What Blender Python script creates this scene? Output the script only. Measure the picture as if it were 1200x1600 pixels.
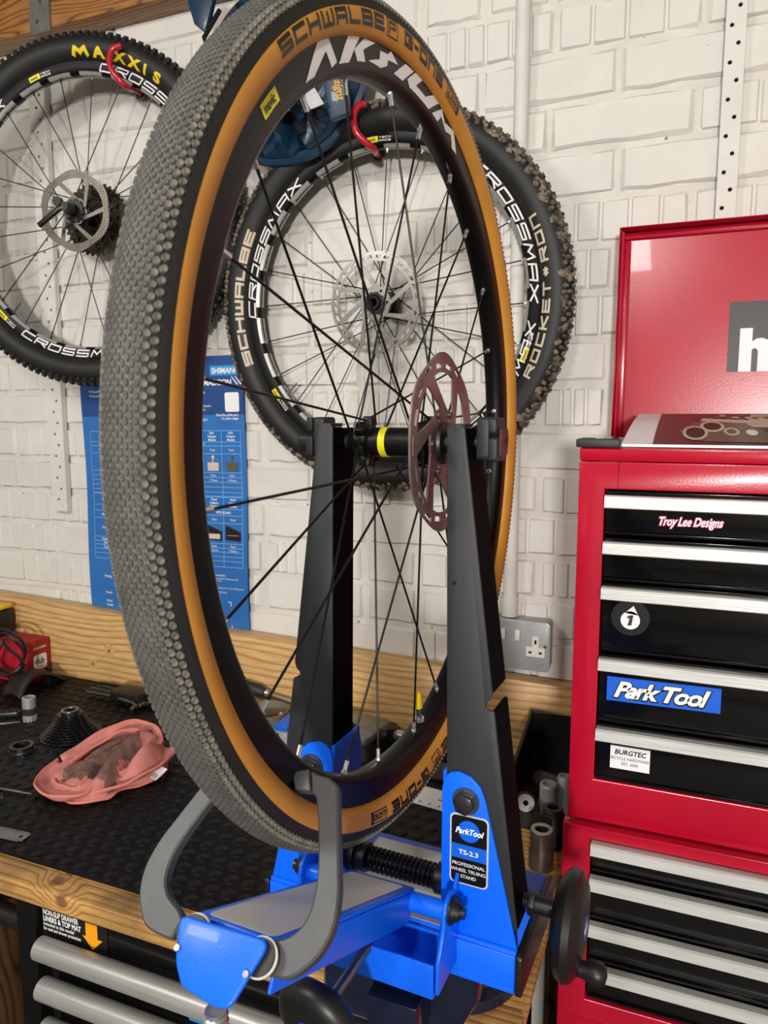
import bpy, bmesh, math, random
from mathutils import Vector, Matrix, geometry
rnd = random.Random(7)
PI = math.pi
sc = bpy.context.scene
for o in list(bpy.data.objects): bpy.data.objects.remove(o)
COL = sc.collection

# ------------------------------------------------------------------ camera, world, lights, exposure
cam = bpy.data.cameras.new('camera'); camo = bpy.data.objects.new('camera', cam); COL.objects.link(camo)
cam.sensor_fit = 'VERTICAL'; cam.sensor_height = 36.0; cam.lens = 36.0*1150/1600; cam.clip_start = .02
yaw, pit = math.radians(22.0), math.atan(150/1150)
fwd = Vector((-math.sin(yaw)*math.cos(pit), math.cos(yaw)*math.cos(pit), -math.sin(pit)))
rgt = Vector((math.cos(yaw), math.sin(yaw), 0)); upv = rgt.cross(fwd)
camo.matrix_world = Matrix(((rgt.x, upv.x, -fwd.x, 0), (rgt.y, upv.y, -fwd.y, 0), (rgt.z, upv.z, -fwd.z, 1.53), (0, 0, 0, 1)))
cam.dof.use_dof = True; cam.dof.focus_distance = .80; cam.dof.aperture_fstop = 14
sc.camera = camo

wld = bpy.data.worlds.new('world'); sc.world = wld; wld.use_nodes = True
bg = wld.node_tree.nodes['Background']; bg.inputs[0].default_value = (.95, .93, .90, 1); bg.inputs[1].default_value = .22

def area(name, loc, target, sx, sy, power, col):
    l = bpy.data.lights.new(name, 'AREA'); l.shape = 'RECTANGLE'; l.size = sx; l.size_y = sy; l.energy = power; l.color = col
    o = bpy.data.objects.new(name, l); COL.objects.link(o); o.location = loc
    o.rotation_euler = (Vector(target)-Vector(loc)).to_track_quat('-Z', 'Y').to_euler(); return o
area('ceiling_lamp', (-.25, -.85, 2.46), (-.45, .9, 1.2), .15, .26, 11, (1, .965, .915))
area('ceiling_lamp', (-1.45, -.70, 2.46), (-.6, 1.1, 1.5), .50, .20, 15, (1, .965, .915))
area('work_lamp', (.58, -2.55, 1.66), (-.35, 1.2, 1.15), .22, .22, 92, (1, .96, .92))
sc.view_settings.view_transform = 'Standard'; sc.view_settings.look = 'None'; sc.view_settings.gamma = 1
sc.view_settings.use_curve_mapping = False; sc.view_settings.exposure = 0.0

# ------------------------------------------------------------------ materials
def lin(h):
    c = [int(h[i:i+2], 16)/255 for i in (0, 2, 4)]
    return tuple(x/12.92 if x <= .04045 else ((x+.055)/1.055)**2.4 for x in c)+(1,)
def mat(name, h, rough=.5, metal=0., var=.0, vs=30., bump=0., bs=200., h2=None, stretch=(1, 1, 1), coat=0., spec=.5, spots=None):
    m = bpy.data.materials.new(name); m.use_nodes = True; nt = m.node_tree; N = nt.nodes; L = nt.links
    b = N['Principled BSDF']; b.inputs['Base Color'].default_value = lin(h); b.inputs['Roughness'].default_value = rough
    b.inputs['Metallic'].default_value = metal; b.inputs['Coat Weight'].default_value = coat; b.inputs['Specular IOR Level'].default_value = spec
    m.diffuse_color = lin(h)
    if not (var or bump or h2 or spots): return m
    g = N.new('ShaderNodeNewGeometry'); mp = N.new('ShaderNodeMapping'); mp.inputs['Scale'].default_value = stretch
    L.new(g.outputs['Position'], mp.inputs['Vector'])
    col = None
    if var or h2:
        n = N.new('ShaderNodeTexNoise'); n.inputs['Scale'].default_value = vs; n.inputs['Detail'].default_value = 6; n.inputs['Roughness'].default_value = .6
        L.new(mp.outputs[0], n.inputs['Vector'])
        r = N.new('ShaderNodeValToRGB'); c = lin(h); d = lin(h2) if h2 else tuple(x*(1-var) for x in c[:3])+(1,)
        r.color_ramp.elements[0].position = .38; r.color_ramp.elements[1].position = .62
        r.color_ramp.elements[0].color = d; r.color_ramp.elements[1].color = c
        L.new(n.outputs['Fac'], r.inputs[0]); col = r.outputs[0]
    if spots:                                            # specks of dirt and dark pits put into the colour: (hex, scale, threshold)
        v = N.new('ShaderNodeTexNoise'); v.inputs['Scale'].default_value = spots[1]; v.inputs['Detail'].default_value = 3
        L.new(mp.outputs[0], v.inputs['Vector'])
        q = N.new('ShaderNodeMath'); q.operation = 'GREATER_THAN'; q.inputs[1].default_value = spots[2]; L.new(v.outputs['Fac'], q.inputs[0])
        mx = N.new('ShaderNodeMix'); mx.data_type = 'RGBA'; mx.inputs['B'].default_value = lin(spots[0]); L.new(q.outputs[0], mx.inputs['Factor'])
        if col: L.new(col, mx.inputs['A'])
        else: mx.inputs['A'].default_value = lin(h)
        col = mx.outputs['Result']
    if col: L.new(col, b.inputs['Base Color'])
    if bump:
        n2 = N.new('ShaderNodeTexNoise'); n2.inputs['Scale'].default_value = bs; n2.inputs['Detail'].default_value = 5
        L.new(mp.outputs[0], n2.inputs['Vector'])
        bp = N.new('ShaderNodeBump'); bp.inputs['Strength'].default_value = bump; bp.inputs['Distance'].default_value = .002
        L.new(n2.outputs['Fac'], bp.inputs['Height']); L.new(bp.outputs[0], b.inputs['Normal'])
    return m
def wood(name, light, mid, dark, stretch, rings=60., rough=.45, base=2.2, dirt=None, lin_=None, knots=()):
    m = bpy.data.materials.new(name); m.use_nodes = True; nt = m.node_tree; N = nt.nodes; L = nt.links; b = N['Principled BSDF']
    b.inputs['Roughness'].default_value = rough; m.diffuse_color = lin(mid)
    g = N.new('ShaderNodeNewGeometry'); mp = N.new('ShaderNodeMapping'); mp.inputs['Scale'].default_value = stretch; L.new(g.outputs['Position'], mp.inputs['Vector'])
    n = N.new('ShaderNodeTexNoise'); n.inputs['Scale'].default_value = base; n.inputs['Detail'].default_value = 2; n.inputs['Roughness'].default_value = .35; L.new(mp.outputs[0], n.inputs['Vector'])
    a = N.new('ShaderNodeMath'); a.operation = 'MULTIPLY'; a.inputs[1].default_value = rings; L.new(n.outputs['Fac'], a.inputs[0])
    if lin_:                                               # straight growth rings plus the wander
        dp = N.new('ShaderNodeVectorMath'); dp.operation = 'DOT_PRODUCT'; dp.inputs[1].default_value = lin_; L.new(g.outputs['Position'], dp.inputs[0])
        ad = N.new('ShaderNodeMath'); L.new(a.outputs[0], ad.inputs[0]); L.new(dp.outputs['Value'], ad.inputs[1]); a = ad
    kmask = None
    for kx, ky, kz, kr in knots:                           # rings close round each knot
        vd = N.new('ShaderNodeVectorMath'); vd.operation = 'DISTANCE'; vd.inputs[1].default_value = (kx, ky, kz); L.new(g.outputs['Position'], vd.inputs[0])
        mr = N.new('ShaderNodeMapRange'); mr.inputs[1].default_value = 0; mr.inputs[2].default_value = kr*3; mr.inputs[3].default_value = 6; mr.inputs[4].default_value = 0; mr.interpolation_type = 'SMOOTHSTEP'; L.new(vd.outputs['Value'], mr.inputs[0])
        ad = N.new('ShaderNodeMath'); L.new(a.outputs[0], ad.inputs[0]); L.new(mr.outputs[0], ad.inputs[1]); a = ad
        mk = N.new('ShaderNodeMapRange'); mk.inputs[1].default_value = kr*.5; mk.inputs[2].default_value = kr; mk.inputs[3].default_value = .85; mk.inputs[4].default_value = 0; L.new(vd.outputs['Value'], mk.inputs[0])
        if kmask: ad = N.new('ShaderNodeMath'); ad.use_clamp = True; L.new(kmask.outputs[0], ad.inputs[0]); L.new(mk.outputs[0], ad.inputs[1]); kmask = ad
        else: kmask = mk
    f = N.new('ShaderNodeMath'); f.operation = 'PINGPONG'; f.inputs[1].default_value = 1.0; L.new(a.outputs[0], f.inputs[0])
    r = N.new('ShaderNodeValToRGB'); e = r.color_ramp.elements; e[0].position = .0; e[0].color = lin(dark); e[1].position = 1; e[1].color = lin(light)
    k = e.new(.24); k.color = lin(mid); k = e.new(.07); k.color = lin(dark)
    L.new(f.outputs[0], r.inputs[0])
    n3 = N.new('ShaderNodeTexNoise'); n3.inputs['Scale'].default_value = 5; n3.inputs['Detail'].default_value = 8
    mp2 = N.new('ShaderNodeMapping'); mp2.inputs['Scale'].default_value = (stretch[0]*4, stretch[1]*6, stretch[2]*6); L.new(g.outputs['Position'], mp2.inputs['Vector']); L.new(mp2.outputs[0], n3.inputs['Vector'])
    mx = N.new('ShaderNodeMix'); mx.data_type = 'RGBA'; mx.blend_type = 'MULTIPLY'; mx.inputs['Factor'].default_value = .45
    rr = N.new('ShaderNodeValToRGB'); rr.color_ramp.elements[0].position = .3; rr.color_ramp.elements[0].color = (.45, .4, .35, 1); rr.color_ramp.elements[1].position = .65
    L.new(n3.outputs['Fac'], rr.inputs[0]); L.new(r.outputs[0], mx.inputs['A']); L.new(rr.outputs[0], mx.inputs['B'])
    out = mx.outputs['Result']
    if kmask:
        mk2 = N.new('ShaderNodeMix'); mk2.data_type = 'RGBA'; mk2.inputs['B'].default_value = lin('6b452a'); L.new(kmask.outputs[0], mk2.inputs['Factor']); L.new(out, mk2.inputs['A']); out = mk2.outputs['Result']
    if dirt:
        nd = N.new('ShaderNodeTexNoise'); nd.inputs['Scale'].default_value = 9; nd.inputs['Detail'].default_value = 7; L.new(g.outputs['Position'], nd.inputs['Vector'])
        rd = N.new('ShaderNodeValToRGB'); rd.color_ramp.elements[0].position = .45; rd.color_ramp.elements[1].position = .72; L.new(nd.outputs['Fac'], rd.inputs[0])
        m2 = N.new('ShaderNodeMix'); m2.data_type = 'RGBA'; m2.inputs['B'].default_value = lin(dirt); L.new(rd.outputs[0], m2.inputs['Factor']); L.new(out, m2.inputs['A']); out = m2.outputs['Result']
    L.new(out, b.inputs['Base Color'])
    bp = N.new('ShaderNodeBump'); bp.inputs['Strength'].default_value = .25; bp.inputs['Distance'].default_value = .001; L.new(f.outputs[0], bp.inputs['Height']); L.new(bp.outputs[0], b.inputs['Normal'])
    return m
M = {}
M['paint'] = mat('white_masonry_paint', 'D9D6CF', .62, var=.08, vs=7, bump=.55, bs=90, spots=('8a8175', 75, .755))
M['joint'] = mat('white_joint_paint', 'D5D1C9', .7, var=.10, vs=12, bump=.8, bs=110, spots=('7b7368', 50, .735))
M['beam'] = wood('beam_timber', 'A8743C', '8E5F2E', '633F1C', (1.2, 9, 9), 26)
M['pine'] = wood('pine_upstand', 'DAB37A', 'D0A76D', 'AE8149', (1.0, 5, 5), 10, .45, lin_=(0, 0, 135), knots=((-1.234, 1.317, .979, .006), (-1.285, 1.317, .941, .005), (-.62, 1.317, .99, .007)))
M['edge'] = wood('worn_pine_edge', 'D2A562', 'C69755', '946735', (1.6, 8, 8), 6, .5, dirt='6a5234', lin_=(0, 170, 170), knots=((-.770, .703, .893, .013), (-.741, .681, .886, .013), (-.50, .700, .893, .008)))
M['oldwood'] = wood('dark_timber', '6a4a2c', '573a20', '38240f', (6, 6, 1), 20, .6)
M['rubber'] = mat('black_rubber_mat', '0b0b0b', .5, var=.25, vs=25, bump=.12, bs=500, spec=.25)
M['black'] = mat('black_plastic', '131313', .42)
M['satin'] = mat('black_satin_metal', '090909', .42, bump=.05, bs=900, spec=.3)
M['gloss'] = mat('black_gloss_paint', '0b0b0c', .16, coat=.3, bump=.05, bs=60)
M['char'] = mat('charcoal_powder_coat', '26282b', .5, bump=.12, bs=1500, spec=.4)
M['iron'] = mat('grey_cast_steel', '515253', .42, .35, var=.08, vs=60, bump=.12, bs=900)
M['blue'] = mat('blue_powder_coat', '0a66f6', .34, coat=.08, bump=.06, bs=500, spec=.35)
M['navy'] = mat('navy_vise_paint', '121a33', .22, coat=.5, bump=.6, bs=80, var=.3, vs=40)
M['decal'] = mat('grey_decal', 'c3c3c1', .4)
M['alu'] = mat('brushed_aluminium', 'dcdcd9', .36, .25, var=.14, vs=14, stretch=(1, 30, 30), bump=.1, bs=30)
M['galv'] = mat('galvanised_steel', '9a9b98', .42, .8, var=.25, vs=40)
M['chrome'] = mat('chrome', 'd8d9db', .20, .85)
M['steel'] = mat('dull_steel', '8d8e8f', .32, .95, var=.2, vs=80)
M['dark_steel'] = mat('dark_steel', '505154', .32, .85, var=.3, vs=120)
M['red'] = mat('red_gloss_paint', 'B20B2B', .25, coat=.12, var=.05, vs=8, bump=.05, bs=420, spec=.4)
M['hook'] = mat('red_hook_vinyl', 'B3162A', .3, coat=.3)
M['white'] = mat('white_print', 'E9E9EA', .5)
M['rimwhite'] = mat('white_rim_print', 'E6E3E3', .35)
M['grey'] = mat('grey_print', '8c8c86', .5)
M['tan'] = mat('tan_sidewall', 'CE8D33', .55, var=.10, vs=25)
M['tyre'] = mat('tyre_rubber', '1a1918', .6, var=.3, vs=30)
M['tread'] = mat('dusty_tread', '545350', .8, var=.3, vs=60, bump=.3, bs=600)
M['treadlt'] = mat('dusty_knob', '726e64', .75, var=.4, vs=90, bump=.3, bs=700)
M['dust'] = mat('dust_in_tread', '69655d', .85, var=.3, vs=70, bump=.4, bs=500)
M['bed'] = mat('machined_rim_bed', 'a9a7a2', .4, .5, var=.15, vs=40)
M['helmdk'] = mat('dark_helmet', '0b1420', .5)
M['flange'] = mat('shaded_flange_charcoal', '060606', .6, spec=.03)  # darker copy of the charcoal: shade on the uprights' sides put into colour
M['rimblk'] = mat('black_anodised_rim', '080808', .38, spec=.22)
M['tubes'] = mat('scuffed_aluminium', 'b4b3af', .38, .45, var=.2, vs=10, stretch=(1, 20, 20))
M['satinchrome'] = mat('satin_chrome', 'b9babc', .26, .5)
M['print'] = mat('black_print', '140b05', .5)
M['mtb'] = mat('mtb_rubber', '161615', .55, var=.35, vs=25)
M['mud'] = mat('dried_mud', '8c7f6e', .9, h2='2a2622', vs=55, bump=.8, bs=300)
M['mtbknob'] = mat('mtb_knob', '262320', .7, h2='171615', vs=40)
M['rotor_red'] = mat('stained_rotor_steel', '8c7874', .36, .4, h2='684a4b', vs=14)
M['rotor'] = mat('rotor_steel', 'b4b1aa', .30, .9, var=.2, vs=40)
M['rotor_dk'] = mat('worn_rotor_steel', '6f6960', .38, .8, var=.25, vs=40)
M['cass'] = mat('dirty_cassette', '3d352d', .5, .7, h2='231d18', vs=60)
M['yellow'] = mat('yellow_print', 'E8DC12', .4)
M['myellow'] = mat('yellow_letter', 'E3C715', .5)
M['capyel'] = mat('yellow_cap', 'D9B90F', .35)
M['poster'] = mat('poster_blue', '2462A8', .45, h2='2E72BA', vs=2)
M['posterdk'] = mat('poster_navy', '1B4583', .45)
M['postercell'] = mat('poster_cell', '1268B4', .45)
M['cyan'] = mat('poster_cyan', '1E93D2', .45)
M['line'] = mat('poster_line', '7FB1E0', .5)
M['pink'] = mat('pink_microfibre', 'E0968E', .95, h2='CB7F77', vs=30, bump=.9, bs=900, spec=.1)
M['pinkdirt'] = mat('soiled_microfibre', '967268', .95, h2='735750', vs=45, bump=1, bs=900, spec=.1)
M['pinkrim'] = mat('coral_hem', 'D98272', .9, spec=.1)
M['helm'] = mat('blue_helmet', '0d2f49', .42, coat=.15)
M['gold'] = mat('gold_script', 'C79A3A', .5)
M['box'] = mat('red_card', 'A81024', .5)
M['amber'] = mat('amber_arrow', 'F0A012', .5)
M['parklogo'] = mat('blue_sticker', '0F5FD8', .35)
M['pinkline'] = mat('pink_outline', 'D9588A', .4)
M['cream'] = mat('pale_print', 'C9BBA4', .5)
M['brown'] = mat('brown_photo', '4a1d1a', .4, h2='3a1613', vs=9)
M['olive'] = mat('olive_photo', '5a5540', .4)
M['tape'] = mat('yellow_plastic', 'E0B20A', .35)
M['clear'] = mat('clear_plastic', 'b8b49c', .2); M['clear'].node_tree.nodes['Principled BSDF'].inputs['Transmission Weight'].default_value = .75
M['floor'] = mat('concrete', '5a564f', .8, var=.2, vs=5)
M['ceil'] = mat('ceiling_board', '9a9488', .8, var=.1, vs=3)
M['sockgrey'] = mat('socket_grey', 'A5A7A6', .4, .3, var=.1, vs=60)
M['outlet'] = mat('outlet_white', 'D9D6CC', .4)
M['brownsteel'] = mat('brown_steel', '55483f', .35, .6, var=.3, vs=60)
M['orange'] = mat('card_box', 'A98248', .7)
M['hole'] = mat('hole_shade', '0a0908', .9)  # near-black colour standing in for the shade inside holes and slots

# ------------------------------------------------------------------ mesh helpers
def meshobj(name, me, m=None, parent=None):
    o = bpy.data.objects.new(name, me); COL.objects.link(o)
    if parent is not None: o.parent = parent
    return o
class MB:
    def __init__(s): s.v = []; s.f = []; s.mi = []; s.k = 0
    def add(s, vs, fs, T=None):
        n = len(s.v); s.v += [tuple(T @ Vector(p)) if T else tuple(p) for p in vs]
        s.f += [tuple(i+n for i in f) for f in fs]; s.mi += [s.k]*len(fs); return s
    def m(s, k): s.k = k; return s
    def box(s, x0, x1, y0, y1, z0, z1, T=None):
        return s.add([(x, y, z) for x in (x0, x1) for y in (y0, y1) for z in (z0, z1)],
                     [(0, 1, 3, 2), (4, 6, 7, 5), (0, 4, 5, 1), (2, 3, 7, 6), (0, 2, 6, 4), (1, 5, 7, 3)], T)
    def prism(s, poly, a, b, plane='xz', holes=(), T=None, caps=True):
        mk = {'xz': lambda p, d: (p[0], d, p[1]), 'xy': lambda p, d: (p[0], p[1], d), 'yz': lambda p, d: (d, p[0], p[1])}[plane]
        loops = [list(poly)]+[list(h) for h in holes]; flat = [p for l in loops for p in l]; n = len(flat)
        if caps and len(loops) > 2:
            ed = []; o = 0
            for l in loops: ed += [(o+i, o+(i+1) % len(l)) for i in range(len(l))]; o += len(l)
            cv, _, cf, ov, _, _ = geometry.delaunay_2d_cdt([Vector(p[:2]) for p in flat], ed, [], 1, 1e-7)
            tri = []
            for f in cf:                                    # drop what lies inside a hole
                if not all(ov[i] for i in f): continue
                c = sum((cv[i] for i in f), Vector((0, 0)))/len(f)
                def inside(l): return sum((a[1] > c.y) != (b[1] > c.y) and c.x < (b[0]-a[0])*(c.y-a[1])/(b[1]-a[1])+a[0] for a, b in zip(l, l[1:]+l[:1])) % 2
                if inside(loops[0]) and not any(inside(l) for l in loops[1:]): tri.append(tuple(ov[i][0] for i in f))
        else: tri = geometry.tessellate_polygon([[Vector((p[0], p[1], 0)) for p in l] for l in loops]) if caps else []
        fs = [tuple(t) for t in tri]+[tuple(i+n for i in t) for t in tri]; o = 0
        for l in loops:
            q = len(l)
            fs += [(o+i, o+(i+1) % q, n+o+(i+1) % q, n+o+i) for i in range(q)]; o += q
        return s.add([mk(p, a) for p in flat]+[mk(p, b) for p in flat], fs, T)
    def cyl(s, p0, p1, r0, r1=None, n=16, T=None, caps=True):
        p0, p1 = Vector(p0), Vector(p1); r1 = r0 if r1 is None else r1; d = (p1-p0).normalized()
        u = d.orthogonal().normalized(); w = d.cross(u); c = [(math.cos(2*PI*i/n), math.sin(2*PI*i/n)) for i in range(n)]
        vs = [p0+(u*a+w*b)*r0 for a, b in c]+[p1+(u*a+w*b)*r1 for a, b in c]
        fs = [(i, (i+1) % n, n+(i+1) % n, n+i) for i in range(n)]
        if caps: fs += [tuple(range(n)), tuple(range(n, 2*n))]
        return s.add(vs, fs, T)
    def lathe(s, prof, n=32, T=None, closed=False):      # profile of (x, r) about local X
        vs = [(x, r*math.sin(2*PI*i/n), r*math.cos(2*PI*i/n)) for i in range(n) for x, r in prof]; q = len(prof)
        fs = [(i*q+j, i*q+(j+1) % q, ((i+1) % n)*q+(j+1) % q, ((i+1) % n)*q+j) for i in range(n) for j in range(q if closed else q-1)]
        return s.add(vs, fs, T)
    def tube(s, pts, r, n=8, T=None, closed=False, ends=True):
        pts = [Vector(p) for p in pts]; N = len(pts); vs = []; u = None
        for i, p in enumerate(pts):
            a = pts[(i-1) % N] if (closed or i > 0) else p; b = pts[(i+1) % N] if (closed or i < N-1) else p
            d = (b-a).normalized(); u = d.orthogonal() if u is None else u-d*u.dot(d); u = u.normalized(); w = d.cross(u)
            rr = r[i] if isinstance(r, (list, tuple)) else r
            vs += [p+(u*math.cos(2*PI*k/n)+w*math.sin(2*PI*k/n))*rr for k in range(n)]
        fs = [(i*n+k, i*n+(k+1) % n, ((i+1) % N)*n+(k+1) % n, ((i+1) % N)*n+k) for i in range(N if closed else N-1) for k in range(n)]
        if ends and not closed: fs += [tuple(range(n)), tuple(range((N-1)*n, N*n))]
        return s.add(vs, fs, T)
    def ball(s, c, rx, ry=None, rz=None, n=16, T=None):
        ry = ry or rx; rz = rz or rx; h = n//2; vs = [(c[0], c[1], c[2]-rz)]
        for i in range(1, h):
            a = -PI/2+PI*i/h
            vs += [(c[0]+rx*math.cos(a)*math.cos(2*PI*k/n), c[1]+ry*math.cos(a)*math.sin(2*PI*k/n), c[2]+rz*math.sin(a)) for k in range(n)]
        vs.append((c[0], c[1], c[2]+rz)); e = len(vs)-1
        fs = [(0, 1+(k+1) % n, 1+k) for k in range(n)]+[(e, e-n+k, e-n+(k+1) % n) for k in range(n)]
        fs += [(1+i*n+k, 1+i*n+(k+1) % n, 1+(i+1)*n+(k+1) % n, 1+(i+1)*n+k) for i in range(h-2) for k in range(n)]
        return s.add(vs, fs, T)
    def mesh(s, name, mats, sharp=35, bevel=0, flat=False, recalc=True, seg=2):
        me = bpy.data.meshes.new(name); me.from_pydata(s.v, [], s.f); mats = mats if isinstance(mats, (list, tuple)) else [mats]
        for q in mats: me.materials.append(M[q] if isinstance(q, str) else q)
        me.polygons.foreach_set('material_index', s.mi)
        if recalc or bevel:
            bm = bmesh.new(); bm.from_mesh(me)
            if bevel: bmesh.ops.remove_doubles(bm, verts=bm.verts, dist=1e-6)
            if recalc: bmesh.ops.recalc_face_normals(bm, faces=bm.faces)
            if bevel:
                bmesh.ops.dissolve_limit(bm, angle_limit=.01, verts=bm.verts, edges=bm.edges)
                ed = [e for e in bm.edges if len(e.link_faces) == 2 and e.calc_face_angle(0) > math.radians(40)]
                bmesh.ops.bevel(bm, geom=ed, offset=bevel, segments=seg, affect='EDGES', clamp_overlap=True, profile=.5)
            bm.to_mesh(me); bm.free()
        if not flat:
            me.polygons.foreach_set('use_smooth', [True]*len(me.polygons)); me.set_sharp_from_angle(angle=math.radians(sharp))
        me.update(); return me
def part(name, mb, mats, parent, label=None, T=None, kind=None, world=False, **k):
    o = meshobj(name, mb.mesh(name, mats, **k) if isinstance(mb, MB) else mb, parent=parent)
    if world: o.matrix_basis = root_mat(parent).inverted()
    elif T: o.matrix_basis = T
    if label: o['label'] = label
    if kind: o['kind'] = kind
    return o
def root_mat(o): return o.matrix_basis if o.parent is None else root_mat(o.parent) @ o.matrix_basis
def tag(o, label, cat, group=None):
    o['label'] = label; o['category'] = cat
    if group: o['group'] = group
    return o
def thing(name, label, cat, loc=(0, 0, 0), rotz=0, group=None, T=None):
    o = bpy.data.objects.new(name, None); COL.objects.link(o); o.empty_display_size = .05
    o.matrix_basis = T if T else Matrix.Translation(loc) @ Matrix.Rotation(rotz, 4, 'Z')
    return tag(o, label, cat, group)
def solo(name, mb, mats, label, cat, group=None, **k):    # a thing that is one mesh, built in world coordinates
    c = Vector(mb.v[0]); lo = [min(p[i] for p in mb.v) for i in range(3)]; hi = [max(p[i] for p in mb.v) for i in range(3)]
    c = Vector(((lo[0]+hi[0])/2, (lo[1]+hi[1])/2, lo[2])); mb.v = [tuple(Vector(p)-c) for p in mb.v]
    o = meshobj(name, mb.mesh(name, mats, **k)); o.location = c; return tag(o, label, cat, group)
def struct(name, mb, mats, **k):
    o = meshobj(name, mb.mesh(name, mats, **k)); o['kind'] = 'structure'; return o
def catmull(pts, k=4, closed=True):
    out = []; n = len(pts)
    for i in range(n if closed else n-1):
        p = [Vector(pts[j % n] if closed else pts[min(max(j, 0), n-1)]) for j in (i-1, i, i+1, i+2)]
        for q in range(k):
            t = q/k; out.append(.5*((2*p[1])+(p[2]-p[0])*t+(2*p[0]-5*p[1]+4*p[2]-p[3])*t*t+(3*p[1]-p[0]-3*p[2]+p[3])*t**3))
    if not closed: out.append(Vector(pts[-1]))
    return [tuple(v) for v in out]
def rrect(x0, x1, y0, y1, r, n=4):
    out = []
    for cx, cy, a in ((x1-r, y1-r, 0), (x0+r, y1-r, 90), (x0+r, y0+r, 180), (x1-r, y0+r, 270)):
        out += [(cx+r*math.cos(math.radians(a+90*i/n)), cy+r*math.sin(math.radians(a+90*i/n))) for i in range(n+1)]
    return out
def circ2(cx, cy, r, n=16, r2=None): return [(cx+r*math.cos(2*PI*i/n), cy+(r2 or r)*math.sin(2*PI*i/n)) for i in range(n)]

# ---- lettering: the built-in font turned into flat polygons, and a square stroke alphabet for the tyre and rim marks
_tc = {}
def text2d(s, size=1., bold=0., shear=0., align='LEFT', sx=1., space=1.):
    key = (s, bold, shear, align, space)
    if key not in _tc:
        c = bpy.data.curves.new('lettering', 'FONT'); c.body = s; c.size = 1; c.offset = bold; c.shear = shear; c.align_x = align; c.space_character = space; c.resolution_u = 3
        o = bpy.data.objects.new('lettering', c); COL.objects.link(o); dg = bpy.context.evaluated_depsgraph_get(); dg.update()
        me = o.evaluated_get(dg).to_mesh(); _tc[key] = ([(v.co.x, v.co.y) for v in me.vertices], [tuple(p.vertices) for p in me.polygons])
        o.evaluated_get(dg).to_mesh_clear(); bpy.data.objects.remove(o); bpy.data.curves.remove(c)
    v, f = _tc[key]
    return [(x*size*sx, y*size) for x, y in v], f
STROKE = {'S': [[(1, 1), (0, 1), (0, .5), (1, .5), (1, 0), (0, 0)]], 'C': [[(1, 1), (0, 1), (0, 0), (1, 0)]], 'H': [[(0, 0), (0, 1)], [(1, 0), (1, 1)], [(0, .5), (1, .5)]],
 'W': [[(0, 1), (0, 0), (1, 0), (1, 1)], [(.5, 0), (.5, .85)]], 'A': [[(0, 0), (0, 1), (1, 1), (1, 0)], [(0, .42), (1, .42)]], 'L': [[(0, 1), (0, 0), (1, 0)]],
 'B': [[(0, 0), (0, 1), (1, 1), (1, 0), (0, 0)], [(0, .5), (1, .5)]], 'E': [[(1, 1), (0, 1), (0, 0), (1, 0)], [(0, .5), (.9, .5)]], 'G': [[(1, 1), (0, 1), (0, 0), (1, 0), (1, .5), (.5, .5)]],
 '-': [[(.1, .5), (.9, .5)]], 'O': [[(0, 0), (0, 1), (1, 1), (1, 0), (0, 0)]], 'N': [[(0, 0), (0, 1), (1, 1), (1, 0)]], 'P': [[(0, 0), (0, 1), (1, 1), (1, .45), (.3, .45)]],
 'R': [[(0, 0), (0, 1), (1, 1), (1, .5), (0, .5)], [(.5, .5), (1, 0)]], 'K': [[(0, 0), (0, 1)], [(1, 1), (.1, .5), (1, 0)]], 'T': [[(0, 1), (1, 1)], [(.5, 1), (.5, 0)]],
 'M': [[(0, 0), (.15, 1), (.5, .3), (.85, 1), (1, 0)]], 'X': [[(0, 0), (1, 1)], [(0, 1), (1, 0)]], '*': [[(.2, .5), (.8, .5)], [(.35, .25), (.65, .75)], [(.35, .75), (.65, .25)]],
 'a': [[(-.1, 0), (.62, 1), (.85, 1), (.75, 0)]], 'k': [[(0, 0), (.42, 1)], [(1.1, 1), (.4, .5), (.75, 0)]], 's': [[(0, .1), (.45, .3), (.6, .7), (1.05, .95)]], 'i': [[(.3, 0), (.6, 1)]],
 'u': [[(.35, 1), (.1, .12), (.75, .12), (1., 1)]], 'm': [[(0, 0), (.3, 1), (.5, .35), (.85, 1), (1, 0)]]}
def stroke2d(s, h, w, gap, t, shear=0., widths={}):
    V, F = [], []; x = 0
    for ch in s:
        ww = w*widths.get(ch, 1)
        for pl in STROKE.get(ch, []):
            for (a, b), (c, d) in zip(pl, pl[1:]):
                p, q = Vector((x+a*ww, t/2+b*(h-t))), Vector((x+c*ww, t/2+d*(h-t))); e = (q-p).normalized()*(t/2); n = Vector((-e.y, e.x)); m = max(1, int((q-p).length/.004))
                for i in range(m):
                    g0, g1 = p+(q-p)*i/m-(e if i == 0 else e*0), p+(q-p)*(i+1)/m+(e if i == m-1 else e*0)
                    k = len(V); V += [(g.x+shear*g.y, g.y) for g in (g0-n, g1-n, g1+n, g0+n)]; F.append((k, k+1, k+2, k+3))
        x += ww+gap
    return V, F, x-gap
def lay(mb, vf, fn, mx=0):                                 # lay flat lettering on a surface, cut finer (mx) where it curves
    if not mx: return mb.add([fn(*p) for p in vf[0]], vf[1])
    st_ = [tuple(vf[0][i] for i in (f[0], f[k], f[k+1])) for f in vf[1] for k in range(1, len(f)-1)]; V, F = [], []
    while st_:
        t = st_.pop(); e = [math.hypot(t[i][0]-t[(i+1) % 3][0], t[i][1]-t[(i+1) % 3][1]) for i in range(3)]; i = e.index(max(e))
        if e[i] > mx:
            a, b, c = t[i], t[(i+1) % 3], t[(i+2) % 3]; m = ((a[0]+b[0])/2, (a[1]+b[1])/2); st_ += [(a, m, c), (m, b, c)]
        else: F.append((len(V), len(V)+1, len(V)+2)); V += t
    return mb.add([fn(*p) for p in V], F)
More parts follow.
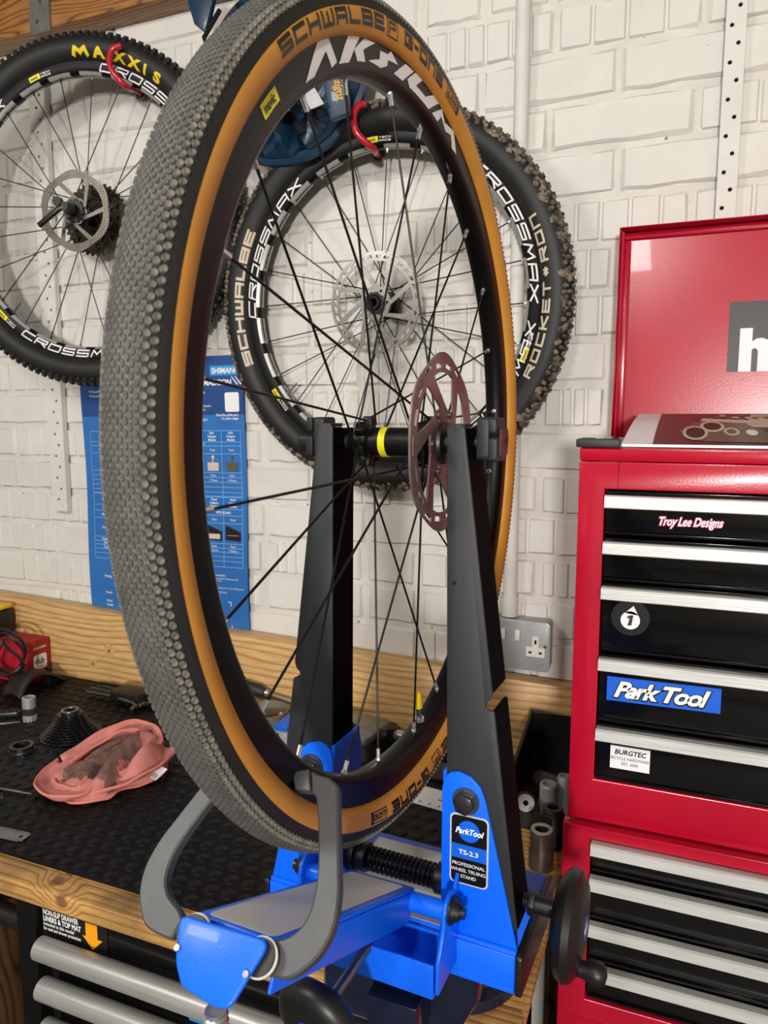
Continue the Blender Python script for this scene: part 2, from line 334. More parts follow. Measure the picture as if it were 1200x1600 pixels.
def onplane(o, ux, uy): 
    o, ux, uy = Vector(o), Vector(ux), Vector(uy)
    return lambda u, v: o+ux*u+uy*v

# ------------------------------------------------------------------ the room
BENCH = .893; MAT = .898; WALLY = 1.36
w = MB().box(-3.2, 1.6, 1.366, 1.50, 0, 2.62)
wall = struct('wall_back', w, 'joint')
struct('floor', MB().box(-3.2, 1.6, -3.2, 1.5, -.05, 0), 'floor')
struct('ceiling', MB().box(-3.2, 1.6, -3.2, 1.5, 2.62, 2.67), 'ceil')
struct('wall_left', MB().box(-3.25, -3.2, -3.2, 1.5, 0, 2.62), 'joint')
struct('wall_right', MB().box(1.6, 1.65, -3.2, 1.5, 0, 2.62), 'joint')
struct('wall_front', MB().box(-3.2, 1.6, -3.25, -3.2, 0, 2.62), 'joint')
COURSE = .0795; BZ0 = 1.188; PITCH = .236
def brick_mesh(kind, seed, wd=.2255):
    r = random.Random(seed); hw = wd/2; hh = .0335
    if kind == 'ridged':                                   # keyed brick: upright grooves cut in its face
        n = r.choice((4, 5, 6)); xs = [(-hw, -.006), (-hw+.004, 0)]
        for i in range(1, n):
            c = -hw+wd*i/n+r.uniform(-.004, .004); xs += [(c-.0045, 0), (c-.0018, -.0045), (c+.0018, -.0045), (c+.0045, 0)]
        xs += [(hw-.004, 0), (hw, -.006)]
    else:
        xs = [(-hw, -.006), (-hw+.004, 0)]+[(-hw+wd*i/5, 0) for i in range(1, 5)]+[(hw-.004, 0), (hw, -.006)]
    zs = [(-hh, -.006), (-hh+.004, 0), (hh-.004, 0), (hh, -.006)]
    vs = []; fs = []; N = len(xs)
    for j, (z, dz) in enumerate(zs):
        for i, (x, dx) in enumerate(xs):
            e = j in (0, 3) or i in (0, N-1)
            d = min(dx, dz)
            vs.append((x+(r.uniform(-.0022, .0022) if i in (0, 1, N-2, N-1) else 0), -(.012+d)+r.uniform(-.0008, .0008), z+(r.uniform(-.0022, .0022))))
    for j in range(3): fs += [(j*N+i, j*N+i+1, (j+1)*N+i+1, (j+1)*N+i) for i in range(N-1)]
    mb = MB(); mb.add(vs, fs); return mb.mesh('brick', 'paint', sharp=24, recalc=False)
BM = {(k, i, s): brick_mesh(k, 31*i+(5 if k == 'ridged' else 0)+(900 if s else 0), .1 if s else .2255) for k in ('ridged', 'smooth') for i in range(6) for s in (0, 1)}
for row in range(-2, 17):
    zc = BZ0+COURSE*(row+.5)
    off = -.0035 if row % 2 == 0 else -.1215
    off += rnd.uniform(-.006, .006)
    for i in range(-8, 2):
        xc = off+PITCH*(i+.0)+.118
        kind = 'ridged' if rnd.random() < .48 else 'smooth'
        if xc > .26: continue
        if row == 11 and -.25 < xc < 0: kind = 'smooth'
        if row == 9 and -.3 < xc < 0: kind = 'smooth'
        if row == 8: kind = 'ridged' if rnd.random() < .85 else kind
        split = rnd.random() < .13
        for q in ((-.059, .059) if split else (0,)):
            o = meshobj('brick', BM[(kind, rnd.randrange(6), 1 if split else 0)], parent=wall)
            o.location = (xc+q, 1.372+rnd.uniform(-.0012, .0012), zc); o.rotation_euler = (0, rnd.uniform(-.006, .006), 0)

# wall plate timber along the top of the wall
struct('trim_1', MB().box(-3.19, 1.59, 1.30, 1.358, 2.352, 2.46), 'beam', bevel=.003)
b = MB()                                                    # plain dark filler strip above the plate
b.box(-3.19, 1.59, 1.305, 1.357, 2.4605, 2.615); struct('trim_2', b, 'oldwood')

def strip(label, x0, x1, z0, z1, y, holes, mname, T=None):
    xc = (x0+x1)/2; t = thing('slotted_strip', label, 'bracket', (xc, y, z0))
    g = MB(); hs = sorted([h for h in holes if z0+.005 < h[1] < z1-.005], key=lambda h: h[1])
    zs = [z0]+[(a[1]+b[1])/2 for a, b in zip(hs, hs[1:])]+[z1]
    for (hx, hz), za, zb in zip(hs, zs, zs[1:]): g.prism([(x0, za), (x1, za), (x1, zb), (x0, zb)], y-.0035, y, holes=[circ2(hx, hz, .0034, 10)])
    part('plate', g, mname, t, world=True, flat=True)
    part('web', MB().box(x1-.003, x1, y, y+.010, z0, z1), mname, t, world=True)
    part('hole_shade_slab', MB().box(x0+.001, x1-.004, y+.0012, y+.0105, z0+.002, z1-.002), 'hole', t, world=True)  # near-black slab added behind the plate so its holes look shaded
    return t
zz = 1.35; hl = []
for k in range(40): hl.append((-1.392+.010*(k % 2)-.0008*k*.0, 1.330+.0262*k))
strip('long white painted perforated strip on the wall behind the left hanging wheel', -1.412, -1.366, 1.302, 2.345, 1.3485, hl, 'paint')
hr = [(.0505-.0105*(k % 2), 2.160-.02725*k) for k in range(-7, 14)]
strip('white painted perforated strip on the wall above the open red lid', .031, .0605, 1.785, 2.351, 1.3485, hr, 'paint')
g = MB().prism([(-1.343, 2.345), (-1.288, 2.345), (-1.288, 2.47), (-1.343, 2.47)], 1.294, 1.2985, holes=[circ2(-1.322, 2.365, .005, 10), circ2(-1.310, 2.405, .005, 10), circ2(-1.322, 2.44, .005, 10)])
solo('strap_bracket', g, 'galv', 'grey galvanised strap bracket fixed over the timber at top left', 'bracket', flat=True)

# conduit and socket
t = thing('conduit', 'white painted conduit pipe running down the wall to the socket', 'pipe', (-.287, 1.338, 1.152))
part('pipe', MB().cyl((-.287, 1.3445, 1.19), (-.287, 1.3445, 2.351), .0128, n=20), 'paint', t, world=True)
part('coupler', MB().cyl((-.287, 1.3445, 1.1565), (-.287, 1.3445, 1.195), .0152, n=20), 'paint', t, world=True)
for z in (1.605, 1.83): part('coupler', MB().cyl((-.287, 1.3445, z), (-.287, 1.3445, z+.028), .0142, n=20), 'paint', t, world=True)
t = thing('wall_socket', 'grey metal clad power socket on the wall above the timber upstand', 'socket', (-.28, 1.34, 1.06))
X0, X1, Z0, Z1 = -.352, -.206, 1.062, 1.156
part('back_box', MB().prism(rrect(X0+.002, X1-.002, Z0+.002, Z1-.002, .006), 1.327, 1.3595), 'sockgrey', t, world=True)
part('faceplate', MB().prism(rrect(X0, X1, Z0, Z1, .009), 1.319, 1.3268), 'sockgrey', t, world=True, bevel=.0015)
for s in (0, 1):
    c = -.2325-.093*s
    tt = [(c-.006, 1.129), (c+.006, 1.129), (c+.006, 1.108), (c+.017, 1.108), (c+.017, 1.090), (c-.017, 1.090), (c-.017, 1.108), (c-.006, 1.108)]
    o = part('outlet', MB().prism(tt, 1.3175, 1.3188), 'outlet', t, world=True, flat=True)
    part('pin_slot', MB().box(c-.002, c+.002, 1.3171, 1.3174, 1.114, 1.122).box(c-.0125, c-.0065, 1.3171, 1.3174, 1.096, 1.100).box(c+.0065, c+.0125, 1.3171, 1.3174, 1.096, 1.100), 'hole', o, world=True)
for c in (-.266, -.293): part('rocker_switch', MB().box(c-.0045, c+.0045, 1.3155, 1.3188, 1.118, 1.138), 'outlet', t, world=True, bevel=.001)
for c in (-.215, -.343): part('screw', MB().cyl((c, 1.3188, 1.111), (c, 1.3168, 1.111), .003, n=12), 'steel', t, world=True)

# poster of blue brake pad charts
t = thing('wall_poster', 'tall blue workshop parts chart hung on the wall behind the big front tyre', 'poster', (-1.095, 1.35, 1.05))
def pq(u, v):                                               # poster coordinates: u right, v up
    return Vector((-1.308+u, 1.349-.003*math.sin(v*14)-.002*math.sin(u*9), 1.053+v+.012*u))
PW, PH = .443, .600; g = MB(); n1, n2 = 8, 24
for i in range(n2):
    for j in range(n1):
        g.k = 1 if i >= 19 else 0
        c = [(PW*(j+a)/n1, PH*(i+b_)/n2) for a, b_ in ((0, 0), (1, 0), (1, 1), (0, 1))]
        g.add([pq(*p) for p in c]+[pq(*p)+Vector((0, .0012, 0)) for p in c], [(0, 1, 2, 3), (4, 5, 6, 7)])
part('sheet', g, ['poster', 'posterdk'], t, world=True, sharp=60)
def pq2(e): return lambda u, v: pq(u, v)-Vector((0, e, 0))
def prect(mb, u0, u1, v0, v1, e=.0006):
    for i in range(4): mb.add([pq2(e)(u0+(u1-u0)*a, v0+(v1-v0)*b_) for a, b_ in ((i/4, 0), (i/4+.25, 0), (i/4+.25, 1), (i/4, 1))], [(0, 1, 2, 3)])
cols = [.096+.048*i for i in range(8)]
for v0, v1 in ((.417, .441), (.270, .296)):
    for u in cols[:-1]: g = MB(); prect(g, u+.001, u+.047, v0, v1); part('heading_cell', g, 'postercell', t, world=True, flat=True, recalc=False)
g = MB()
rows1 = [.441, .417, .408, .391, .350, .339, .329, .318, .307, .298]; rows2 = [.296, .270, .256, .239, .194, .184, .175, .165, .155, .142]
for rs in (rows1, rows2):
    for v in rs: prect(g, .022, .432, v-.0006, v+.0006, .001)
    for u in [.022]+cols: prect(g, u-.0006, u+.0006, rs[-1], rs[0], .001)
part('ruled_lines', g, 'line', t, world=True, flat=True, recalc=False)
g = MB(); prect(g, .362, .434, .558, .579, .0008); part('logo_panel', g, 'cyan', t, world=True, flat=True, recalc=False)
g = MB()
def ptext(s, u, v, size, **k): lay(g, text2d(s, size, **k), lambda a, b_: pq2(.0015)(u+a, v+b_))
ptext('SHIMANO', .366, .5625, .0165, bold=.03, sx=.95); ptext('MADISON', .345, .538, .0165, bold=.03, sx=.95)
for i in range(2): lay(g, ([(0, 0), (.004, 0), (-.012, .018), (-.014, .018)], [(0, 1, 2, 3)]), lambda a, b_: pq2(.0015)(.428+.009*i+a, .538+b_))
ptext('EASIEST FIT OPTION', .275, .520, .008, bold=.02)
for i, s in enumerate(('Cooling fin for consistent', 'braking performance', 'Less noise', 'Longer lasting', 'Aluminium lightweight')): ptext(s, .282, .492-.0073*i, .0078)
ptext('Find the right part', .374, .472, .0075, bold=.02); ptext('in a few steps', .388, .4645, .0075, bold=.02)
for a, hs in ((.434, ('Disc', 'Calipers', 'Models')), (.289, ('Road', 'Calipers', 'Models'))):
    for i in range(7):
        for q, s in enumerate(hs): ptext(s, cols[i]+.024, a-.0075*q, .0068, align='CENTER', bold=.02)
for v in (.400, .2475):
    for i in range(7): ptext('Pads', cols[i]+.024, v-.003, .007, align='CENTER')
for v in (.3445, .334, .189, .1795):
    for i in range(7): ptext('Resin' if v in (.3445, .189) else '2 Piston', cols[i]+.024, v-.003, .0065, align='CENTER')
ptext('ALL SERVICE OPTIONS', .30, .410, .0065, align='CENTER', space=1.3); ptext('FITS ROAD', .384, .260, .0075, align='CENTER', bold=.02)
for v in (.53, .52): ptext('Fitting guide', .028, v, .007)
for v, s in ((.43, 'Model'), (.4125, 'Series'), (.40, 'Backing'), (.372, 'Friction'), (.3445, 'Options'), (.334, 'Parts'), (.323, 'Code'), (.283, 'Model'), (.263, 'Series'), (.2475, 'Backing'), (.216, 'Friction'), (.189, 'Options'), (.18, 'Parts'), (.17, 'Code'), (.10, 'Fitting'), (.06, 'Finish'), (.04, 'Parts'), (.03, 'Code')): ptext(s, .059, v-.003, .0085, align='CENTER', bold=.01)
for v, s, z in ((.121, 'Rotor compatibility', .006), (.114, 'check the rotor before fitting new pads', .005), (.109, 'and the wear limit', .005), (.10, 'Bedding in', .006), (.093, 'brake gently twenty times from walking speed', .005), (.083, 'Recommended tools', .006)): ptext(s, .34, v, z)
for i in range(3): ptext('Calipers', .356, .077-.005*i, .005)
ptext('KEEPING', .325, .034, .014, bold=.03, sx=.7); ptext('ON YOUR', .333, .022, .014, bold=.03, sx=.7); ptext('BIKE', .333, .010, .014, bold=.03, sx=.7)
for u in (.360, .374): g.add([pq2(.0015)(u+a, -.001+b_) for a, b_ in rrect(0, .011, 0, .011, .003)], [tuple(range(20))])
for (u0, u1, v0, v1) in ((.392, .400, .061, .0625), (.3985, .400, .052, .0625), (.392, .400, -.001, .0005), (.3985, .400, -.001, .008)): prect(g, u0, u1, v0+.002, v1+.002, .0015)
part('lettering', g, 'white', t, world=True, flat=True, recalc=False)
g = MB(); g.add([pq2(.001)(.397+a, .481+b_) for a, b_ in rrect(0, .035, 0, .041, .004)], [tuple(range(20))])
part('blank_card', g, 'white', t, world=True, flat=True, recalc=False)
for i, mm in ((4, 'cream'), (5, 'cream'), (6, 'olive')):
    g = MB(); c = cols[i]+.024; prect(g, c-.014, c+.014, .354, .372, .0016); prect(g, c-.0015, c+.0015, .372, .381, .0016)
    g.add([pq2(.0016)(*p) for p in circ2(c, .384, .004, 12)], [tuple(range(12))]); part('pad_picture', g, mm, t, world=True, flat=True, recalc=False)
    g = MB(); g.add([pq2(.0016)(*p) for p in ((c-.019, .203), (c+.019, .200), (c+.019, .220), (c+.010, .224), (c-.016, .234), (c-.019, .234))], [(0, 1, 2, 3, 4, 5)])
    g.m(1); prect(g, c-.015, c+.015, .212 if i == 6 else .204, .2135 if i == 6 else .215, .002); part('finned_pad_picture', g, ['black', 'orange' if i == 6 else 'cream'], t, world=True, flat=True, recalc=False)

# ------------------------------------------------------------------ workbench
bench = thing('workbench', 'long wooden workbench with a worn pine front edge and pine upstand', 'workbench', (-1.1, 1.0, 0))
XR = -.128
part('worktop', MB().box(-2.3, XR, .722, 1.3555, .8665, BENCH), 'edge', bench, world=True, bevel=.003)
g = MB(); n = 40
part('front_edge', MB().box(-2.3, XR, .681, .7215, .8662, BENCH+.0008), 'edge', bench, world=True, bevel=.0035, seg=3)
part('upstand', MB().prism([(-2.3, MAT), (XR, MAT), (XR, 1.037), (-1.25, 1.075), (-2.3, 1.108)], 1.317, 1.3545), 'pine', bench, world=True, bevel=.002)
for x in (-2.2, -1.02):
    part('leg', MB().box(x-.045, x+.045, .74, .83, 0, .8663), 'oldwood', bench, world=True, bevel=.004); part('leg', MB().box(x-.045, x+.045, 1.22, 1.31, 0, .8663), 'oldwood', bench, world=True, bevel=.004)
part('leg', MB().box(XR-.052, XR, 1.22, 1.31, 0, .8663), 'oldwood', bench, world=True, bevel=.004)
part('rear_rail', MB().box(-2.155, -1.065, 1.28, 1.31, .76, .866), 'oldwood', bench, world=True)
mat_o = thing('rubber_mat', 'black studded rubber mat laid over the wooden bench top', 'mat', (-1.1, 1.0, BENCH))
part('sheet', MB().box(-2.28, -.245, .7225, 1.316, BENCH+.0003, MAT), 'rubber', mat_o, world=True, bevel=.0015)
g = MB(); r1, r2, hh = .0108, .0101, .0010; n = 14
for i in range(75):
    for j in range(21):
        x = -2.26+i*.0268+(.0134 if j % 2 else 0); y = .735+j*.0278
        if x > -.258 or y > 1.305: continue
        vs = [(x+r1*math.cos(2*PI*k/n), y+r1*math.sin(2*PI*k/n), MAT) for k in range(n)]+[(x+r2*math.cos(2*PI*k/n), y+r2*math.sin(2*PI*k/n), MAT+hh) for k in range(n)]
        g.add(vs, [(k, (k+1) % n, n+(k+1) % n, n+k) for k in range(n)]+[tuple(range(n, 2*n))])
part('stud', g, 'rubber', mat_o, world=True, kind='stuff', recalc=False, sharp=60)

# black tool cabinet under the bench
cab = thing('tool_cabinet', 'black steel tool cabinet with round silver drawer handles under the bench', 'cabinet', (-.5, .95, 0))
CX0, CX1 = -.857, -.20; YF = .712
part('side_post', MB().box(CX0, CX0+.036, YF-.006, 1.20, .04, .858), 'satin', cab, world=True, bevel=.003)
part('side_post', MB().box(CX1-.036, CX1, YF-.006, 1.20, .04, .858), 'satin', cab, world=True, bevel=.003)
part('back_panel', MB().box(CX0+.037, CX1-.037, 1.185, 1.199, .04, .858), 'satin', cab, world=True)
part('top_panel', MB().box(CX0+.037, CX1-.037, YF+.002, 1.184, .838, .858), 'satin', cab, world=True)
part('base_panel', MB().box(CX0+.037, CX1-.037, YF+.002, 1.184, .04, .07), 'satin', cab, world=True)
HZ = [.790, .728, .664, .575, .470, .340]; zt = .836
for i, hz in enumerate(HZ):
    zb = (HZ[i+1]+.028) if i+1 < len(HZ) else .075
    d = part('drawer', MB().box(CX0+.040, CX1-.040, YF+.004, 1.17, zb, zt), 'gloss', cab, world=True, bevel=.002)
    hx0, hx1, hy = CX0+.055, CX1-.035, YF-.017
    h = part('handle', MB().cyl((hx0, hy, hz), (hx1, hy, hz), .0158, n=24).cyl((hx0-.001, hy, hz), (hx0, hy, hz), .0138, .0158, n=24), 'tubes', d, world=True, label='silver tube handle')
    part('handle_bracket', MB().box(hx0+.01, hx1-.01, hy+.004, YF+.0038, hz-.006, hz+.006), 'satin', h, world=True)
    zt = zb-.003
st = part('label', MB().box(-.8160, -.6980, YF+.0028, YF+.0036, .793, .8355), 'black', cab, world=True, label='black and amber printed label')
def fit_line(g, s, x0, x1, z, size, bold):
    t_ = text2d(s, size, bold=bold); k = (x1-x0)/max(p[0] for p in t_[0]); lay(g, t_, lambda u, v: Vector((x0+u*k, YF+.0024, z+v)))
g = MB(); fit_line(g, 'NON-SLIP DRAWER', -.8135, -.748, .8265, .0112, .035); fit_line(g, 'LINERS & TOP MAT', -.8135, -.744, .8165, .0112, .035)
fit_line(g, 'Included in this model', -.8135, -.757, .8095, .0072, .02); fit_line(g, 'for tool and drawer protection', -.8135, -.745, .8025, .0072, .02)
part('lettering', g, 'white', st, world=True, flat=True, recalc=False)
f = lambda u, v: Vector((u, YF+.0024, v)); g = MB(); g.add([f(*p) for p in ((-.7355, .8345), (-.7145, .8345), (-.7145, .8135), (-.7060, .8135), (-.7240, .7960), (-.7420, .8135), (-.7355, .8135))], [tuple(range(7))])
part('arrow', g, 'amber', st, world=True, flat=True, recalc=False)
g = MB().box(-.565, -.520, YF+.0022, YF+.0032, .742, .754); o = part('teal_sticker', g, 'cyan', cab, world=True)
part('push_handle', MB().tube([(CX0+.001, .735, .785), (CX0-.04, .735, .785), (CX0-.09, .735, .785), (CX0-.16, .735, .785)], .0155, 16), 'black', cab, world=True)

# bits on the left of the bench
S = lambda *a, **k: solo(*a, **k)
bx = thing('parts_box', 'red cardboard parts box with a white badge against the pine upstand', 'box', (-1.514, 1.2775, MAT))
part('carton', MB().box(-.10, .10, -.0345, .0345, .0006, .098), 'box', bx, bevel=.0012)
f2 = lambda u, v: Vector((.1004, u, v)); f3 = lambda u, v: Vector((u, -.0554, v))
for f in (lambda u, v: Vector((.1006, u*.85-.016, v+.026)),):
    g = MB(); g.add([f(*p) for p in rrect(0, .046, 0, .036, .006)], [tuple(range(20))]); p_ = part('badge', g, 'white', bx, flat=True, recalc=False)
    g = MB(); lay(g, text2d('dub', .021, bold=.03), lambda u, v: f(u+.006, v+.013)+Vector((.0003, 0, 0))); lay(g, text2d('BSA', .007), lambda u, v: f(u+.016, v+.004)+Vector((.0003, 0, 0)))
    part('lettering', g, 'black', p_, flat=True, recalc=False)
    g = MB(); g.add([f(*p) for p in ((0, .050), (.046, .050), (.046, .055), (0, .055))], [(0, 1, 2, 3)]); part('pale_line', g, 'cream', bx, flat=True, recalc=False)
g = MB(); pts = []
for k in range(150):
    a = 2*PI*k/150*3; q = k/150
    pts.append((-1.428+(.046+.010*math.sin(q*9))*math.cos(a)+.008*math.sin(2.3*a), 1.195+.010*math.sin(a*1.5+1)+.006*math.cos(3*a)+.010*q, .978+(.050+.014*math.cos(q*7))*math.sin(a)+.006*math.sin(1.7*a)))
pts = [(p[0], p[1], max(p[2], MAT+.0045)) for p in pts]
S('coiled_cable', g.tube(pts, .0036, 8), 'black', 'loose loops of thick black cable leaning on the red box', 'cable')
tp = thing('tape_measure', 'yellow and black tool lying on top of the red box at the left edge', 'tool', (-1.546, 1.278, MAT+.0982))
part('case', MB().prism(rrect(-.040, .032, .0005, .066, .014), -.02, .02, 'xz'), 'black', tp, bevel=.003)
part('cap', MB().prism(rrect(-.040, .037, .0665, .078, .005), -.018, .018, 'xz'), 'tape', tp, bevel=.002, label='yellow cap')
fd = thing('plastic_fender', 'long curved black plastic fender blade in front of the red box', 'fender', (-1.36, 1.20, MAT))
g = MB(); P = []; n = 40
for i in range(n+1):
    q = i/n; z = .004+.046*math.sin(PI*min(1, .1+q*.98))**.8; y = 1.142+.165*q; x = -1.352-.026*math.sin(PI*q)
    wd = .030*(1-.1*q) if q < .8 else .027*max(.05, (1-q)/.2)
    for a in (-1, -.5, 0, .5, 1): P.append((x+wd*a, y, MAT+max(.0045, z-.010*a*a)))
for i in range(n): g.add(P[5*i:5*i+10], [(j, j+1, j+6, j+5) for j in range(4)])
o = part('blade', g, 'black', fd, world=True, recalc=False, sharp=80); md = o.modifiers.new('thick', 'SOLIDIFY'); md.thickness = .003
part('fixing_tab', MB().box(-1.378, -1.366, 1.262, 1.268, MAT+.0005, MAT+.040), 'black', fd, world=True)
sk = thing('freewheel_socket', 'upright silver socket tool standing on the black mat by the cassette', 'socket', (-1.236, 1.085, MAT+.0013))
part('drive_end', MB().lathe([(.028, .0), (.028, .0125), (.029, .0135), (.050, .0135), (.051, .0125), (.051, .0085), (.034, .0085), (.034, 0)], 24, Matrix.Rotation(-PI/2, 4, 'Y')), 'satinchrome', sk)
part('collar', MB().lathe([(.012, 0), (.012, .0105), (.018, .014), (.0275, .014), (.0275, 0)], 6, Matrix.Rotation(-PI/2, 4, 'Y')), 'steel', sk, flat=True)
g = MB().cyl((0, 0, 0), (0, 0, .0118), .0105, n=24)
for k in range(12): a = 2*PI*k/12; g.box(.0095, .0135, -.0015, .0015, .0002, .010, Matrix.Rotation(a, 4, 'Z'))
part('splined_end', g, 'satinchrome', sk)

def gear(z, r, teeth, hole, th=.0016, win=0):
    P = []
    for k in range(teeth):
        for q, rr in ((-.32, r-.0035), (-.14, r), (.14, r), (.32, r-.0035)):
            a = 2*PI*(k+q)/teeth; P.append((rr*math.cos(a), rr*math.sin(a)))
    H = [circ2(0, 0, hole, 20)]
    if win:
        rm = (r+hole)/2-.002
        for k in range(win): a = 2*PI*k/win; H.append(circ2(rm*math.cos(a), rm*math.sin(a), (r-hole)*.22, 8))
    return MB().prism(P, z-th/2, z+th/2, 'xy', holes=H)
cs = thing('cassette', 'dark cone of stacked sprockets standing on the black mat', 'cassette', (-1.105, 1.066, MAT+.0014))
TE = [28, 25, 23, 21, 19, 17, 15, 14, 13, 12, 11]
for i, tn in enumerate(TE): part('sprocket', gear(.002+.0042*i, tn*.01270/(2*PI)*1.0+.003, tn, .0155 if i < 8 else .014), 'dark_steel', cs, flat=True)
part('hub_sleeve', MB().prism(circ2(0, 0, .0175, 20), .0025, .046, 'xy', holes=[circ2(0, 0, .0150, 20)]), 'dark_steel', cs)
part('lockring', MB().prism(circ2(0, 0, .0172, 24), .0480, .0515, 'xy', holes=[circ2(0, 0, .0115, 24)]), 'steel', cs, bevel=.0006)
lk = thing('notched_ring', 'small notched steel ring lying flat near the pink cloth', 'lockring', (-1.137, .975, MAT+.0014))
P = []
for k in range(12):
    for q, rr in ((-.3, .0225), (-.29, .0205), (-.12, .0205), (-.11, .0225)): a = 2*PI*(k+q)/12; P.append((rr*math.cos(a), rr*math.sin(a)))
part('ring', MB().prism(P, 0, .011, 'xy', holes=[circ2(0, 0, .0155, 20)]), 'dark_steel', lk, flat=True)
part('flange', MB().prism(circ2(0, 0, .0235, 24), .0, .003, 'xy', holes=[circ2(0, 0, .0156, 20)]), 'steel', lk)
ch = thing('chain_tool', 'black jointed chain tool cut by the left edge beside the socket tool', 'tool', (-1.315, 1.075, MAT+.0015), .55)
part('body', MB().prism(rrect(-.03, .045, -.011, .011, .006), .0, .010, 'xy'), 'dark_steel', ch, bevel=.001)
for k in range(5): part('link', MB().cyl((-.02+.014*k, -.006, .0102), (-.02+.014*k, -.006, .014), .0055, n=12), 'brownsteel', ch)
S('steel_pick', MB().tube([(-1.40, .965, MAT+.006), (-1.30, 1.016, MAT+.0065), (-1.243, 1.066, MAT+.0048)], [.0045, .0042, .0018], 10), 'dark_steel', 'thin dark steel rod pointing at the cassette from the left edge', 'rod')

hk = thing('hex_key_set', 'black plastic holder of hex keys on the mat beside the tyre', 'hex keys', (-1.125, 1.245, MAT+.0014), -.05)
part('holder', MB().prism([(-.025, -.022), (.055, -.020), (.052, .028), (-.005, .030), (-.030, .012)], .003, .026, 'xy'), 'black', hk, bevel=.003)
for i, (y, r, L_) in enumerate(((-.016, .0038, .10), (-.006, .0033, .105), (.003, .0028, .108), (.011, .0024, .100), (.018, .002, .085))):
    part('hex_key', MB().tube([(-L_, y, .010+.0012*i), (-.02, y, .012), (.050, y-.01, .012), (.060+.003*i, y-.016, .011), (.062+.003*i, y-.034, .0085)], r, 6), 'dark_steel' if i % 2 else 'steel', hk, flat=True)
S('hex_bolt', MB().cyl((-1.050, 1.236, MAT+.0065), (-1.020, 1.226, MAT+.0065), .0045, n=10).cyl((-1.052, 1.2367, MAT+.0065), (-1.044, 1.234, MAT+.0065), .0065, n=12), 'dark_steel', 'short dark bolt beside the hex key holder', 'bolt')
rl = thing('steel_rule', 'short steel rule lying on the mat at the left front edge', 'ruler', (-.945, .754, MAT+.0014), math.radians(4))
part('blade', MB().prism([(-.10, -.0125), (.050, -.0125), (.058, -.0075), (.058, .0095), (.052, .0125), (-.10, .0125)], 0, .0012, 'xy', holes=[circ2(.048, 0, .0030, 12)]), 'steel', rl, flat=True)
g = MB()
for k in range(28): g.box(-.095+.0048*k, -.0947+.0048*k+.0003, .006 if k % 5 else .003, .0118, .0013, .0014)
part('graduations', g, 'black', rl, flat=True, kind='stuff')
S('chain_section', (lambda g: [g.cyl((-1.055+.0085*k, .800+.004*math.sin(k), MAT+.0015), (-1.055+.0085*k, .800+.004*math.sin(k), MAT+.0085), .0052, n=10) for k in range(7)] and g)(MB()), 'dark_steel', 'short dark piece of chain on the mat at the left edge', 'chain')
S('small_spring', MB().tube([(-1.06+.0007*k, .826+.005*math.sin(k*.9), MAT+.0075+.005*math.cos(k*.9)) for k in range(60)], .0009, 5), 'steel', 'small wire spring behind the piece of chain', 'spring')
S('needle_file', MB().tube([(-1.08, .846, MAT+.004), (-1.02, .852, MAT+.004), (-.985, .857, MAT+.003)], [.0025, .002, .001], 6), 'steel', 'thin bright needle lying above the small spring', 'file')

# folded pink cloth
cl = thing('microfibre_cloth', 'crumpled pink microfibre cloth with soiled patches on the black mat', 'cloth', (-.91, .97, MAT))
def fold(name, pts, widths, lift, mname, turn=0., th=.0035, nu=10, rimc='pinkrim'):
    # a strip of cloth that follows a path, curled up across its width
    c = catmull(pts, 5, closed=False); g = MB(); P = []; m = len(c); k0 = nu+1
    for i, p in enumerate(c):
        a = Vector(c[max(i-1, 0)]); b_ = Vector(c[min(i+1, m-1)]); d = (b_-a); d.z = 0; d.normalize(); s = Vector((-d.y, d.x, 0)); t_ = i/(m-1)
        wd = widths[0]+(widths[1]-widths[0])*t_+(widths[2] if len(widths) > 2 else 0)*math.sin(PI*t_)
        for j in range(k0):
            u = -1+2*j/nu; ang = u*lift
            off = s*wd*(math.sin(ang)/max(lift, .01)); hz = wd*(1-math.cos(ang))/max(lift, .01)*(1 if turn >= 0 else -1)
            P.append(Vector(p)+off+Vector((0, 0, hz+.0018*math.sin(9*t_+3*u)+.0012*math.sin(23*t_-5*u))))
    lo = min(p.z for p in P); dz = max(0, .0035-lo)
    for p in P: p.z += dz
    g.add(P, [(i*k0+j, i*k0+j+1, (i+1)*k0+j+1, (i+1)*k0+j) for i in range(m-1) for j in range(nu)])
    o = part(name, g, [mname, rimc], cl, recalc=False, sharp=80)
    md = o.modifiers.new('thick', 'SOLIDIFY'); md.thickness = th; md.offset = 0; md.material_offset_rim = 1; md.use_quality_normals = True
    e = part('hem', MB().tube([P[i*k0] for i in range(m)], .0024, 6), 'pinkrim', o); part('hem', MB().tube([P[i*k0+nu] for i in range(m)], .0024, 6), 'pinkrim', o)
    return o
OUT = catmull([(-.060, -.092), (-.020, -.108), (.030, -.108), (.052, -.078), (.060, -.050), (.088, -.008), (.078, .040), (.050, .088), (.005, .105), (-.045, .092), (-.078, .050), (-.092, -.010), (-.085, -.060)], 5)
def heap(u, k):                                             # u 0..1 from centre to hem
    ox, oy = OUT[k]; x, y = ox*u, oy*u
    env = max(0, 1-u**3.2)**.55; w_ = x/.050+.30*math.sin(y*21+1)+.12*math.sin(y*47)
    z = env*(.010+.010*(y+.1)/.2+.042*abs(math.sin(PI*w_))**.8*(.70+.30*math.sin(y*13+x*25)))+.0035*abs(math.sin(k*.42+u*3))*u
    return Vector((x+.004*math.sin(y*60), y, max(.0026, z+.003)))
g = MB(); nk, nr = len(OUT), 34
for i in range(nr+1):
    for k in range(nk): g.v.append(tuple(heap(i/nr, k)))
